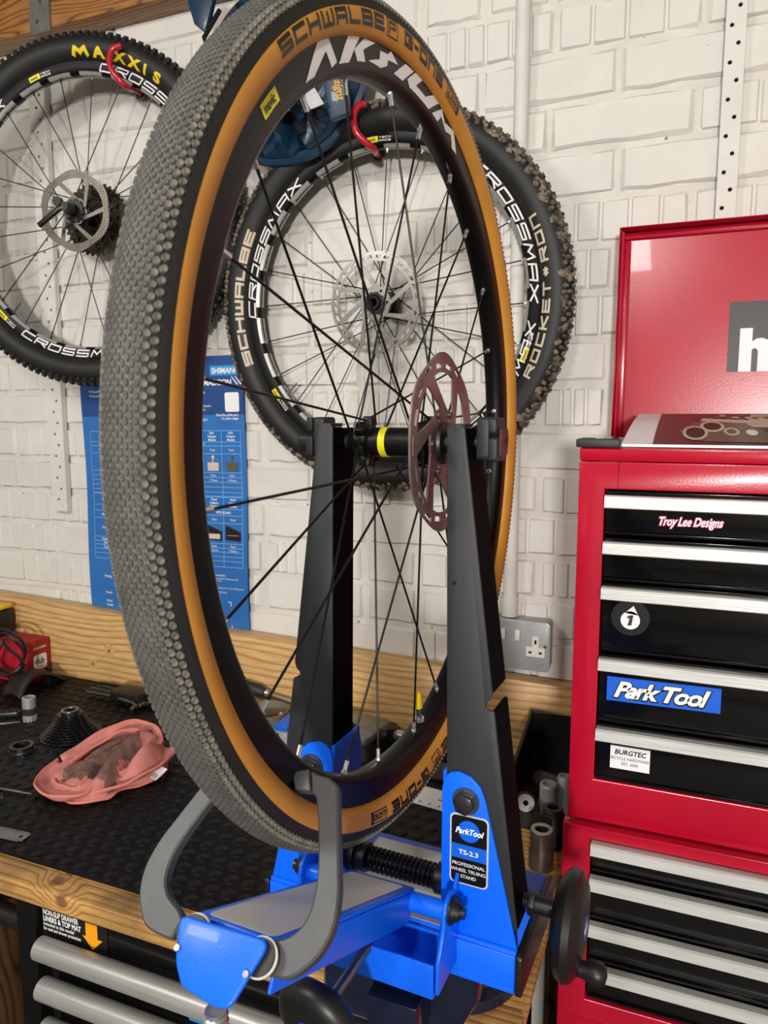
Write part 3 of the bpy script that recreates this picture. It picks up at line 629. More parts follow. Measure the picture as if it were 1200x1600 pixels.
for i in range(nr):
    for k in range(nk):
        a, b_, c_, d_ = i*nk+k, i*nk+(k+1) % nk, (i+1)*nk+(k+1) % nk, (i+1)*nk+k; p = g.v[a]; g.f.append((a, b_, c_, d_))
        g.mi.append(1 if abs(p[0]+.008+.012*math.sin(p[1]*25))-.010*math.sin(p[1]*70) < .042 and -.075 < p[1] < .092 else 0)
part('crumpled_sheet', g, ['pink', 'pinkdirt'], cl, sharp=70)
part('hem', MB().tube([heap(1, k)+Vector((0, 0, .0008)) for k in range(nk)], .0026, 8, closed=True), 'pinkrim', cl, label='coral stitched hem')
fold('left_loop', [(-.085, -.030, .016), (-.078, -.075, .010), (-.050, -.104, .009), (-.010, -.114, .010), (.022, -.100, .016), (.018, -.070, .026)], (.017, .013, .004), 1.1, 'pink')
fold('soiled_roll', [(-.045, -.070, .030), (-.020, -.020, .036), (-.004, .035, .044), (.004, .080, .046), (.004, .098, .036)], (.016, .012, .006), 2.1, 'pinkdirt', turn=-1)
fold('right_flap', [(.030, -.080, .010), (.058, -.048, .014), (.074, -.005, .018), (.072, .042, .020), (.052, .084, .020)], (.020, .016, .006), 1.0, 'pink', turn=1)
fold('rear_fold', [(-.076, -.035, .020), (-.062, .030, .032), (-.034, .072, .040), (.002, .088, .038), (.036, .070, .026)], (.018, .016, .008), 1.2, 'pink')
o = part('care_tag', MB().prism([(0, 0), (.020, .004), (.018, .030), (-.001, .026)], .0, .0008, 'xy'), 'white', cl, T=Matrix.Translation((.078, -.005, .012)) @ Matrix.Rotation(.5, 4, 'X') @ Matrix.Rotation(-.4, 4, 'Z'), flat=True)
g = MB()
for k in range(5): g.box(.002+.0032*k, .0032+.0032*k, .004, .013, .0009, .001)
part('print_bars', g, 'print', o, flat=True, kind='stuff')

# tools at the back of the bench, seen through the wheel
sd = thing('screwdriver', 'grey handled screwdriver leaning on the clear jar behind the wheel', 'screwdriver', (-.83, 1.285, MAT))
part('handle', MB().lathe([(0, 0), (0, .010), (.010, .0135), (.045, .0125), (.070, .014), (.085, .009), (.087, 0)], 16, Matrix.Translation((-.88, 1.295, MAT+.064)) @ Matrix.Rotation(.16, 4, 'Y')), 'char', sd, world=True)
part('ferrule', MB().cyl((-.794, 1.295, MAT+.0502), (-.787, 1.295, MAT+.0492), .0075, n=14), 'chrome', sd, world=True)
part('shaft', MB().cyl((-.787, 1.295, MAT+.0492), (-.70, 1.290, MAT+.0352), .0035, n=10), 'chrome', sd, world=True)
jr = thing('clear_tub', 'clear plastic tub of small parts behind the front wheel', 'tub', (-.755, 1.228, MAT))
part('tub', MB().prism(circ2(0, 0, .048, 28), .0014, .046, 'xy', holes=[circ2(0, 0, .0455, 28)]).prism(circ2(0, 0, .0455, 28), .0016, .004, 'xy'), 'clear', jr)
for i in range(26):
    a, q = rnd.uniform(0, 2*PI), .036*math.sqrt(rnd.random()); z = .0055+rnd.uniform(0, .022)
    g = MB().lathe([(0, 0), (0, .005), (.006, .005), (.006, 0)], 8, Matrix.Translation((q*math.cos(a), q*math.sin(a), z)) @ Matrix.Rotation(rnd.uniform(0, 3), 4, 'Y') @ Matrix.Rotation(rnd.uniform(0, 3), 4, 'Z'))
    part('small_part', g, ('hook', 'steel', 'chrome', 'orange', 'brownsteel')[i % 5], jr)
bk = thing('tool_bracket', 'dark angular steel tool standing beside the clear tub', 'tool', (-.695, 1.235, MAT+.0014))
part('jaw', MB().prism([(-.02, 0), (.03, 0), (.045, .030), (.055, .052), (.045, .055), (.0, .030), (-.02, .012)], -.012, .012, 'xz'), 'dark_steel', bk, bevel=.002)
part('pivot', MB().cyl((.01, -.0135, .016), (.01, .0135, .016), .007, n=14), 'steel', bk)
gb = thing('grey_organiser', 'grey box with a blue lid behind the left upright', 'box', (-.655, 1.185, MAT+.0014))
part('body', MB().box(-.050, -.014, -.022, .045, 0, .034), 'sockgrey', gb, bevel=.003); part('divider', MB().box(-.033, -.031, -.0232, -.0218, .002, .032), 'black', gb)
part('lid', MB().box(-.044, -.015, -.018, .043, .0345, .046), 'parklogo', gb, bevel=.003, label='blue lid')
pc = thing('tool_case', 'dark grey plastic tool case lying along the upstand behind the wheel', 'case', (-.578, 1.225, MAT+.0014), -.08)
part('base', MB().prism(rrect(-.075, .075, -.05, .05, .012), 0, .030, 'xy'), 'char', pc, bevel=.003)
part('lid', MB().prism(rrect(-.077, .077, -.052, .052, .012), .0305, .048, 'xy'), 'galv', pc, bevel=.004, label='lighter grey lid')
part('latch', MB().box(.078, .083, -.015, .015, .018, .042), 'black', pc, bevel=.001)
tw = thing('torque_wrench', 'chrome torque wrench lying along the back of the mat', 'wrench', (-.43, 1.262, MAT+.0014))
part('tube', MB().cyl((-.06, .012, .016), (.10, -.012, .016), .0105, n=20), 'chrome', tw); part('grip', MB().cyl((.1005, -.0121, .016), (.19, -.0255, .016), .0145, n=20), 'black', tw)
part('head', MB().prism(circ2(0, 0, .020, 20), .003, .030, 'xy'), 'dark_steel', tw, T=Matrix.Translation((-.078, .015, 0)))
part('collar', MB().cyl((.065, -.0068, .016), (.08, -.009, .016), .0145, n=20), 'alu', tw)
vc = thing('plastic_guide', 'black folded plastic guide lying in front of the chrome wrench', 'tool', (-.425, 1.185, MAT+.0014))
part('plate', MB().box(-.05, .09, -.03, .03, 0, .006), 'black', vc, bevel=.001); part('upright', MB().prism([(-.02, .0065), (.02, .0065), (.014, .05), (-.010, .055)], .018, .026, 'xz'), 'char', vc, bevel=.001)
rs = thing('printed_rule', 'white printed gauge strip lying on the mat behind the right upright', 'ruler', (-.335, 1.095, MAT+.0014), -.13)
part('strip', MB().box(-.075, .085, -.028, .028, 0, .002), 'white', rs)
g = MB()
for i, s in enumerate(('RELIABLE', 'CONVERTS', 'MEASURES')): lay(g, text2d(s, .009, bold=.01, sx=1.3), lambda u, v: Vector((-.01+u, .016-.0105*i+v, .0023)))
for k in range(9): lay(g, ([circ2(0, 0, .0028, 8)[q] for q in range(8)], [tuple(range(8))]), lambda u, v: Vector((-.068+.017*k+u, -.021+v, .0023)))
part('lettering', g, 'grey', rs, flat=True, recalc=False)
wb = thing('wood_offcut', 'small pale wood block behind the right upright', 'block', (-.262, 1.262, BENCH+.0003))
part('block', MB().box(-.028, .028, -.014, .014, 0, .054), 'pine', wb, bevel=.001)
bn = thing('parts_bin', 'black plastic parts bin in shadow beside the red chest', 'bin', (-.185, 1.12, BENCH+.0003))
BX0, BX1, BY0, BY1 = -.232, -.132, 1.075, 1.30
part('floor', MB().box(BX0, BX1, BY0, BY1, BENCH+.0005, BENCH+.004), 'black', bn, world=True)
part('side', MB().prism([(BY0, BENCH+.0045), (BY1, BENCH+.0045), (BY1, .990), (BY0+.06, .955), (BY0, .925)], BX0, BX0+.003, 'yz'), 'black', bn, world=True)
part('side', MB().prism([(BY0, BENCH+.0045), (BY1, BENCH+.0045), (BY1, .990), (BY0+.06, .955), (BY0, .925)], BX1-.003, BX1, 'yz'), 'black', bn, world=True)
part('back', MB().box(BX0+.0035, BX1-.0035, BY1-.003, BY1, BENCH+.0045, .990), 'black', bn, world=True)
part('front_lip', MB().box(BX0+.0035, BX1-.0035, BY0, BY0+.003, BENCH+.0045, .922), 'black', bn, world=True)
part('rim', MB().tube([(BX0, BY0+.06, .957), (BX0, BY1, .992), (BX1, BY1, .992), (BX1, BY0+.06, .957)], .004, 8), 'black', bn, world=True)
def ring_tool(name, label, c, r, h, hole, m, tilt=0., tz=0., n=24, step=True):
    o = thing(name, label, 'socket', c, T=Matrix.Translation(c) @ Matrix.Rotation(tz, 4, 'Z') @ Matrix.Rotation(tilt, 4, 'X'))
    T = Matrix.Rotation(-PI/2, 4, 'Y')
    part('barrel', MB().lathe([(0, hole), (0, r), (h*.45, r), (h*.5, r*.93), (h-.001, r*.93), (h, r*.88), (h, hole), (0, hole)], n, T), m, o)
    part('rim', MB().prism(circ2(0, 0, r*.86, n), h+.0002, h+.0016, 'xy', holes=[circ2(0, 0, hole*1.02, n)]), 'grey' if m != 'black' else 'black', o)
    return o
ring_tool('bearing_socket', 'brown steel socket standing upright nearest the right upright', (-.158, .988, BENCH+.0004), .0175, .056, .010, 'brownsteel')
ring_tool('bearing_socket', 'black socket standing between the brown socket and the red chest', (-.152, 1.045, BENCH+.0004), .0165, .060, .008, 'black')
ring_tool('bearing_socket', 'pale faced socket lying tilted at the front of the parts bin', (-.205, 1.110, BENCH+.028), .0150, .045, .004, 'brownsteel', tilt=1.15, tz=.2)
ring_tool('bearing_socket', 'grey socket standing in the middle of the parts bin', (-.172, 1.125, BENCH+.005), .0145, .050, .009, 'sockgrey')
ring_tool('bearing_socket', 'small pale socket in the parts bin next to the red chest', (-.150, 1.145, BENCH+.005), .0125, .055, .007, 'sockgrey', tilt=-.12)
ring_tool('bearing_socket', 'brown socket lying across the back of the parts bin', (-.200, 1.205, BENCH+.020), .0155, .060, .006, 'brownsteel', tilt=1.4, tz=1.0)

# ------------------------------------------------------------------ red tool chest and roller cabinet
CXR = .56
lc = thing('roller_cabinet', 'red steel roller cabinet with silver handled black drawers on the floor', 'cabinet', (.22, 1.08, 0))
LF, LX = .868, -.1135
def frame_box(o, x0, x1, yf, yb, z0, z1, ox0, ox1, oz0, oz1, m, top=True):
    part('side_panel', MB().box(x0, x0+.02, yf+.016, yb, z0, z1), m, o, world=True); part('side_panel', MB().box(x1-.02, x1, yf+.016, yb, z0, z1), m, o, world=True)
    part('back_panel', MB().box(x0+.0205, x1-.0205, yb-.012, yb, z0, z1), m, o, world=True)
    if top: part('top_panel', MB().box(x0+.0205, x1-.0205, yf+.016, yb-.0125, z1-.012, z1), m, o, world=True)
    part('bottom_panel', MB().box(x0+.0205, x1-.0205, yf+.016, yb-.0125, z0, z0+.008), m, o, world=True)
    part('front_frame', MB().prism([(x0, z0), (x1, z0), (x1, z1), (x0, z1)], yf, yf+.0155, holes=[[(ox0, oz0), (ox1, oz0), (ox1, oz1), (ox0, oz1)]]), m, o, world=True, bevel=.0018)
def drawers(o, x0, x1, yf, yb, spec, stickers=None):
    out = []
    for i, (hz1, hz0, zt, zb) in enumerate(spec):
        d = part('drawer', MB().box(x0+.0015, x1-.0015, yf+.004, yf+.020, zb+.0035, zt).box(x0+.0015, x1-.0015, yf+.0015, yf+.0195, zb, zb+.003).box(x0+.008, x1-.008, yf+.0205, yb, zb+.002, zt-.008), 'gloss', o, world=True, bevel=.0008)
        part('handle', MB().prism([(yf+.0035, hz1-.001), (yf-.008, hz1), (yf-.011, hz1-.0015), (yf-.011, hz0+.001), (yf-.0098, hz0), (yf-.0085, hz0+.002), (yf-.0085, hz1-.003), (yf+.0035, hz1-.0045)], x0+.0005, x1-.0005, 'yz'), 'alu', d, world=True, label='brushed silver drawer handle', sharp=25)
        out.append(d)
    return out
frame_box(lc, LX, CXR, LF, 1.31, .10, 1.0365, -.080, CXR-.036, .806, 1.0205, 'red')
LS = [(1.0195, 1.0045, 1.0185, .9795), (.9745, .9585, .9735, .9175), (.9135, .8985, .9125, .8605), (.8565, .8415, .8555, .8095)]
drawers(lc, -.0795, CXR-.0365, LF, 1.25, LS)
part('lower_panel', MB().box(LX+.02, CXR-.02, LF-.001, LF-.0002, .13, .78), 'red', lc, world=True)
part('trim_lip', MB().box(LX, CXR, LF-.0035, LF-.0005, 1.0325, 1.0375), 'red', lc, world=True, bevel=.0012)
for x in (-.06, CXR-.06):
    for y in (.92, 1.25):
        c = part('caster', MB().cyl((x-.014, y, .05), (x+.014, y, .05), .0495, n=20), 'black', lc, world=True); part('fork', MB().box(x-.020, x-.0145, y-.02, y+.02, .04, .0995).box(x+.0145, x+.020, y-.02, y+.02, .04, .0995), 'steel', c, world=True)

tc = thing('tool_chest', 'red steel tool chest with an open lid and stickered black drawers', 'tool chest', (.22, 1.08, 1.0385))
TX, TF, TB = -.110, .879, 1.315
frame_box(tc, TX, CXR, TF, TB, 1.0385, 1.478, -.0805, CXR-.033, 1.0925, 1.4465, 'red', top=True)
part('top_rail', MB().box(TX, CXR, TF-.0008, TF+.011, 1.4785, 1.494), 'red', tc, world=True, bevel=.0025)
part('rim', MB().box(TX, TX+.011, TF+.0115, TB, 1.4785, 1.494), 'red', tc, world=True, bevel=.002)
part('rim', MB().box(CXR-.011, CXR, TF+.0115, TB, 1.4785, 1.494), 'red', tc, world=True, bevel=.002)
part('seam', MB().box(-.0665, -.0660, TF-.0010, TF-.0004, 1.449, 1.478), 'hole', tc, world=True)
part('corner_cap', MB().box(TX-.004, -.0655, TF-.006, TF+.014, 1.4942, 1.5040).box(TX-.004, TX+.013, TF+.0142, TF+.05, 1.4942, 1.5040), 'char', tc, world=True, bevel=.0018, label='dark plastic corner cap')
TS = [(1.4405, 1.4255, 1.4440, 1.3940), (1.3865, 1.3720, 1.3890, 1.3395), (1.3335, 1.3185, 1.3355, 1.2545), (1.2470, 1.2325, 1.2490, 1.1675), (1.1605, 1.1460, 1.1625, 1.0935)]
DR = drawers(tc, -.080, CXR-.0335, TF, 1.26, TS)
FY = TF+.0037
def sticker(d, f, polys, fills, name='sticker', label=None):
    g = MB()
    for (vf, k, e) in polys:
        g.k = k; lay(g, vf, lambda u, v: f(u, v)+Vector((0, -e, 0)))
    return part(name, g, fills, d, world=True, flat=True, recalc=False, label=label)
quad = lambda x0, x1, y0, y1: ([(x0, y0), (x1, y0), (x1, y1), (x0, y1)], [(0, 1, 2, 3)])
disc = lambda cx, cy, r, n=28, r2=None: (circ2(cx, cy, r, n, r2), [tuple(range(n))])
# script sticker on the first drawer
f = onplane((-.022, FY, 1.4075), (1, 0, .012), (0, 0, 1))
sticker(DR[0], f, [(text2d('Troy Lee Designs', .0135, bold=.075, shear=.35, sx=.75, space=.93), 0, .0003), (text2d('Troy Lee Designs', .0135, bold=.012, shear=.35, sx=.75, space=.93), 1, .0007)], ['pinkline', 'white'], 'script_sticker', 'white script outlined in pink')
# round numeral sticker on the third drawer
f = onplane((-.0465, FY, 1.2935), (1, 0, 0), (0, 0, 1))
one = ([(-.0035, -.0062), (.0005, -.0062), (.0022, .0062), (-.0006, .0062), (-.0040, .0040), (-.0036, .0018), (-.0014, .0030), (-.0024, -.0030)], [(0, 1, 2, 3, 6, 7), (3, 4, 5, 6)])
sticker(DR[2], f, [(disc(0, .003, .0215), 2, .0002), (disc(0, 0, .0108), 0, .0005), (([(-.006, .0085), (.0085, .0065), (.003, .0175)], [(0, 1, 2)]), 0, .0005), (([(u*1.15+.0008, v) for u, v in one[0]], one[1]), 1, .0008)], ['white', 'black', 'satin'], 'numeral_sticker', 'white drop with a black numeral')
# blue brand sticker on the fourth drawer
f = onplane((-.0695, FY, 1.1935), (1, 0, .012), (0, 0, 1))
tt = text2d('Park Tool', .0265, bold=.035, shear=.35, sx=.86, space=.86); tb = text2d('Park Tool', .0265, bold=.085, shear=.35, sx=.86, space=.86)
wx = max(p[0] for p in tt[0]); sc_ = .106/wx
tt = ([(p[0]*sc_, p[1]) for p in tt[0]], tt[1]); tb = ([(p[0]*sc_, p[1]) for p in tb[0]], tb[1])
sticker(DR[3], f, [(quad(0, .124, 0, .0295), 0, .0003), (([(p[0]+.0075, p[1]+.0052) for p in tb[0]], tb[1]), 1, .0006), (([(p[0]+.0075, p[1]+.0060) for p in tt[0]], tt[1]), 2, .0009)], ['parklogo', 'black', 'white'], 'blue_sticker', 'blue sticker with white slanted lettering')
# white printed label on the fifth drawer
f = onplane((-.0625, FY, 1.1095), (1, 0, 0), (0, 0, 1))
cen = lambda s, y, z, **k: ([(p[0]+.0225, p[1]+y) for p in text2d(s, z, align='CENTER', **k)[0]], text2d(s, z, align='CENTER', **k)[1])
sticker(DR[4], f, [(quad(0, .045, 0, .0285), 0, .0003), (cen('BURGTEC', .0185, .0085, bold=.03, shear=.2, sx=.95), 1, .0006), (cen('BICYCLE HARDWARE', .0115, .0055, sx=.82), 1, .0006), (cen('EST. 2004', .0052, .0055, sx=.85), 1, .0006)], ['white', 'black'], 'white_sticker', 'white label with black print')
# lid
LT = Matrix.Translation((TX-.001, 1.318, 1.494)) @ Matrix.Rotation(math.radians(-2.2), 4, 'X')
lid = part('lid', MB().box(0, CXR-TX, -.0012, .0, .0, .338), 'red', tc, T=root_mat(tc).inverted() @ LT)
part('lid_flange', MB().box(0, .0015, -.036, -.0014, .0, .338), 'red', lid, bevel=.0005); part('lid_flange', MB().box(.0017, CXR-TX, -.036, -.0014, .3365, .338), 'red', lid, bevel=.0005)
part('lid_fold', MB().box(.0017, .0165, -.0085, -.0014, .0, .324), 'red', lid, bevel=.003); part('lid_fold', MB().box(.0017, CXR-TX, -.0075, -.0014, .3245, .3363), 'red', lid, bevel=.003)
part('bead', MB().tube([(.006, -.036, .0), (.006, -.036, .33)], .0022, 8), 'red', lid)
f = lambda u, v: Vector((.171+u, -.0016, .106+v))
g = MB()
for vf, k, e in ((quad(0, .34, 0, .110), 0, .0), (quad(.0165, .0345, 0, .068), 1, .0006), (([(.0345, .042), (.040, .0495), (.049, .050), (.058, .046), (.061, .036), (.061, 0), (.0435, 0), (.0435, .030), (.041, .035), (.0345, .033)], [(0, 1, 8, 9), (1, 2, 7, 8), (2, 3, 6, 7), (3, 4, 5, 6)]), 1, .0006)):
    g.k = k; lay(g, vf, lambda u, v: f(u, v)+Vector((0, -e, 0)))
hv = [(.0345, .034), (.0345, .047), (.041, .0515), (.049, .052), (.0575, .0485), (.0615, .040), (.0615, 0), (.0435, 0), (.0435, .031), (.0415, .0355), (.038, .0365)]
g2 = MB().box(.171, .50, -.0024, -.0015, .106, .216); part('square_sticker', g2, 'black', lid, label='black sticker with a white letter h', flat=True)
g3 = MB().prism([(.171+.0165, .106), (.171+.0345, .106), (.171+.0345, .174), (.171+.0165, .174)], -.0030, -.0026).prism([(.171+u, .106+v) for u, v in hv], -.0030, -.0026); part('letter', g3, 'white', lid, flat=True)

# magazine lying in the open chest
mg = thing('magazine', 'glossy magazine with a brown machinery photo lying in the open chest', 'magazine', (.16, 1.07, 1.494))
MX0, MX1, MY0, MY1 = -.066, .30, .905, 1.24
def mz(u, v): return Vector((MX0+u, MY0+(MY1-MY0)*v, 1.4975+.0355*v+.0035*math.sin(PI*v)))
g = MB(); nv = 8
for i in range(nv):
    v0, v1 = i/nv, (i+1)/nv
    tp_ = [mz(0, v0), mz(MX1-MX0, v0), mz(MX1-MX0, v1), mz(0, v1)]; bt = [p-Vector((0, 0, .003)) for p in tp_]
    g.add(tp_+bt, [(0, 1, 2, 3), (4, 5, 6, 7), (0, 3, 7, 4), (1, 2, 6, 5)]+([(0, 1, 5, 4)] if i == 0 else [])+([(2, 3, 7, 6)] if i == nv-1 else []))
part('pages', g, 'white', mg, world=True, recalc=True)
def mprint(name, poly, m, e=.0006, k=8):
    pl = []; n = len(poly)
    for i in range(n):
        a, b_ = poly[i], poly[(i+1) % n]; q_ = max(1, int(abs(b_[1]-a[1])*8))
        pl += [(a[0]+(b_[0]-a[0])*t_/q_, a[1]+(b_[1]-a[1])*t_/q_) for t_ in range(q_)]
    tri = geometry.tessellate_polygon([[Vector((p[0], p[1], 0)) for p in pl]])
    return part(name, MB().add([mz(*p)+Vector((0, 0, e)) for p in pl], [tuple(t_) for t_ in tri]), m, mg, world=True, flat=True, recalc=False)
g = MB()
for i in range(nv): g.add([mz(u, v)+Vector((0, 0, .0004)) for u, v in ((.034, i/nv), (.366, i/nv), (.366, (i+1)/nv), (.034, (i+1)/nv))], [(0, 1, 2, 3)])
part('cover_photo', g, 'brown', mg, world=True, flat=True, recalc=False)
mprint('pale_panel', [(.140, .42), (.366, .25), (.366, .95), (.158, .95)], 'cream', .0007)
mprint('casing_outline', [(.062, .30), (.068, .12), (.090, .06), (.165, .04), (.168, .14), (.150, .40), (.135, .58), (.092, .62), (.07, .45)], 'olive', .0009)
for u, v, r, ry, m in ((.080, .25, .0145, .17, 'cream'), (.080, .25, .011, .13, 'print'), (.1005, .42, .0145, .16, 'cream'), (.1005, .42, .0105, .11, 'print'), (.121, .28, .009, .10, 'cream'), (.121, .28, .0055, .06, 'olive'), (.143, .26, .0065, .07, 'white')):
    mprint('part_picture', circ2(u, v, r, 18, ry), m, .0012 if m in ('cream', 'white') else .0015)
mprint('spanner_picture', [(.088, .60), (.090, .72), (.16, .62), (.158, .50)], 'cream', .0010)
for k in range(9): mprint('cog_picture', circ2(.110+.008*k, .78+.07*math.sin(k*2), .005, 10, .05), 'cream' if k % 2 else 'olive', .0011)
for a in (((.168, .48), (.186, .60), (.188, .56), (.170, .44)), ((.178, .40), (.182, .60), (.185, .60), (.181, .40)), ((.190, .62), (.205, .30), (.208, .32), (.193, .64)), ((.170, .62), (.196, .56), (.196, .53), (.170, .59)), ((.186, .42), (.196, .50), (.197, .47), (.187, .39))):
    mprint('title_stroke', list(a), 'print', .0011)
g = MB()
for i, s in enumerate(('WORKSHOP GUIDE', 'ISSUE')): lay(g, text2d(s, .05, sx=.09, bold=.02), lambda u, v: mz(.198+u, .20-.08*i+v)+Vector((0, 0, .0012)))
part('small_print', g, 'hook', mg, world=True, flat=True, recalc=False)

# ------------------------------------------------------------------ wheels (local X = axle towards the disc side, Z = up, angle runs from Z towards Y)
def wpt(x, th, r): th = math.radians(th); return Vector((x, r*math.sin(th), r*math.cos(th)))
def frame(C, n):
    n = Vector(n).normalized(); r = (-n).cross(Vector((0, 0, 1))).normalized(); u = n.cross(r)
    return Matrix(((n.x, r.x, u.x, C[0]), (n.y, r.y, u.y, C[1]), (n.z, r.z, u.z, C[2]), (0, 0, 0, 1)))
CAMP = Vector((0, 0, 1.53))
def tyre_profile(Rc, a, bead_r, bead_x, n=36, lim=132):
    P = [(-bead_x, bead_r)]
    for i in range(n+1):
        f = math.radians(-lim+2*lim*i/n); P.append((a*math.sin(f), Rc+a*math.cos(f)))
    return P+[(bead_x, bead_r)]
def knob_set(root, W, Rc, a, rows, N, meshes, mats_, name, keep=300):
    # every knob of the tread: the ones that show largest are parts, the rest one joined part
    inv = W.inverted() @ CAMP; K = []
    for ri, (phi, stag, mk) in enumerate(rows):
        for k in range(N):
            th = 360*(k+stag)/N; f = math.radians(phi)
            nrm = Vector((math.sin(f), math.cos(f)*math.sin(math.radians(th)), math.cos(f)*math.cos(math.radians(th))))
            p = wpt(a*math.sin(f), th, Rc+a*math.cos(f)); tg = Vector((0, math.cos(math.radians(th)), -math.sin(math.radians(th)))); s = nrm.cross(tg)
            T = Matrix(((s.x, tg.x, nrm.x, p.x), (s.y, tg.y, nrm.y, p.y), (s.z, tg.z, nrm.z, p.z), (0, 0, 0, 1)))
            v = inv-p; pw = W @ p; d = v.length; c = camo.matrix_world.inverted() @ pw if 0 else None
            q = pw-CAMP; dz = q.dot(fwd); px = 600+1150*q.dot(rgt)/dz; py = 800-1150*q.dot(upv)/dz
            vis = 1 if (-5 < px < 1205 and -5 < py < 1605) else .001
            K.append((vis*max(.001, nrm.dot(v)/d)/d**2, T, mk))
    K.sort(key=lambda e: -e[0]); rest = MB()
    for sc2, T, mk in K[:keep]:
        o = meshobj(name, meshes[mk][0], parent=root); o.matrix_basis = T
    for sc2, T, mk in K[keep:]:
        vs, fs = meshes[mk][1]; rest.k = meshes[mk][2]; rest.add(vs, fs, T)
    part(name+'s', rest, mats_, root, kind='stuff', recalc=False, flat=True)
def knob(nx, ny, h, tap, n, m, idx, ring=False):
    vs = [(nx*math.cos(2*PI*(i+.5)/n), ny*math.sin(2*PI*(i+.5)/n), -.0008) for i in range(n)]+[(nx*tap*math.cos(2*PI*(i+.5)/n), ny*tap*math.sin(2*PI*(i+.5)/n), h) for i in range(n)]
    fs = [(i, (i+1) % n, n+(i+1) % n, n+i) for i in range(n)]
    if ring:
        vs += [(nx*tap*.45*math.cos(2*PI*(i+.5)/n), ny*tap*.45*math.sin(2*PI*(i+.5)/n), h-.0007) for i in range(n)]
        fs += [(n+i, n+(i+1) % n, 2*n+(i+1) % n, 2*n+i) for i in range(n)]+[tuple(range(2*n, 3*n))]
    else: fs += [tuple(range(n, 2*n))]
    mb = MB(); mb.add(vs, fs); return (mb.mesh('tread_knob', m, recalc=False, sharp=50), (vs, fs), idx)
def spokes(root, n, th0, rn, rh, xl, xr, hub_off, m='satin', rs=.00105, nipm='chrome', nl=.0125, xn=.0015):
    cache = {}
    for k in range(n):
        side = k % 2; lead = (k//2) % 2; key = (side, lead)
        if key not in cache:
            x = xr if side else xl; a = hub_off*(1 if lead else -1)
            p0 = wpt(x+(.0018 if lead else -.0018), a, rh); p1 = wpt(xn*(1 if side else -1), 0, rn); e = (p1-p0).normalized()
            cache[key] = (MB().cyl(p0, p1-e*.004, rs, n=8).mesh('spoke', m), MB().cyl(p1-e*nl, p1-e*.0005, .0019, .0021, n=10).cyl(p1-e*.004, p1+e*.001, .0027, n=8).mesh('nipple', nipm))
        o = meshobj('spoke', cache[key][0], parent=root); o.matrix_basis = Matrix.Rotation(-math.radians(th0+360*k/n), 4, 'X')
        meshobj('nipple', cache[key][1], parent=o)
def rotor_mesh(mb, R, x, style, lobes=6, th=.0018):
    def pol(f, n): return [(f(2*PI*i/n)*math.sin(2*PI*i/n), f(2*PI*i/n)*math.cos(2*PI*i/n)) for i in range(n)]
    H = []
    if style == 'wave':
        out = pol(lambda t: R-.0018+.0018*math.cos(lobes*t), 96); rin = R-.0165
        for i in range(lobes):                              # large windows between curved arms
            c = 2*PI*i/lobes; w_ = []
            for t in range(9): a = c-.39+.78*t/8; w_.append(((rin-.001)*math.sin(a), (rin-.001)*math.cos(a)))
            for t in range(7): a = c+.84-.58*t/6; w_.append((.0315*math.sin(a), .0315*math.cos(a)))
            H.append(w_)
        for i in range(lobes*3):                            # slots of the brake track
            c = 2*PI*(i+.5)/(lobes*3); s = []
            for dr, da in ((.0, -.11), (.0, .11), (.0045, .11), (.0045, -.11)): rr = R-.0135+dr+(.0035 if i % 3 == 1 else 0); s.append((rr*math.sin(c+da), rr*math.cos(c+da)))
            H.append(s)
        H.append(circ2(0, 0, .0175, 28))
        for i in range(lobes): c = 2*PI*(i+.5)/lobes; H.append(circ2(.0235*math.sin(c), .0235*math.cos(c), .0024, 8))
    elif style == 'drilled':
        out = pol(lambda t: R-.0022+.0022*math.cos(lobes*t), 96); rin = R-.0155
        for i in range(lobes):
            c = 2*PI*i/lobes; w_ = []
            for t in range(9): a = c-.45+.90*t/8; w_.append(((rin-.0005)*math.sin(a), (rin-.0005)*math.cos(a)))
            for t in range(5): a = c+.62-.6*t/4; w_.append(((.025+.003*math.sin(PI*t/4))*math.sin(a+.35), (.025+.003*math.sin(PI*t/4))*math.cos(a+.35)))
            H.append(w_)
        for i in range(72):
            for q in range(2): c = 2*PI*(i+.5*q)/72; rr = R-.0115+.0048*q; H.append(circ2(rr*math.sin(c), rr*math.cos(c), .0014, 5))
        H.append(circ2(0, 0, .0165, 24))
    else:                                                   # 'split': twin thin rings and slender arms
        out = pol(lambda t: R-.002+.002*math.cos(8*t), 96); rin = R-.0165
        for i in range(8):
            c = 2*PI*i/8; w_ = []
            for t in range(7): a = c-.33+.66*t/6; w_.append(((rin)*math.sin(a), (rin)*math.cos(a)))
            for t in range(4): a = c+.42-.5*t/3; w_.append((.030*math.sin(a+.25), .030*math.cos(a+.25)))
            H.append(w_)
        for i in range(32):
            c = 2*PI*(i+.5)/32; H.append([((R-.0125+dr)*math.sin(c+da), (R-.0125+dr)*math.cos(c+da)) for dr, da in ((.0, -.075), (.001, .045), (.0068, .075), (.0058, -.045))])
        H.append(circ2(0, 0, .0175, 24))
        for i in range(6): c = 2*PI*(i+.5)/6; H.append(circ2(.0235*math.sin(c), .0235*math.cos(c), .0026, 8))
    return mb.prism(out, x-th/2, x+th/2, 'yz', holes=H)
def ring_text(mb, vf, fn): return lay(mb, vf, fn)

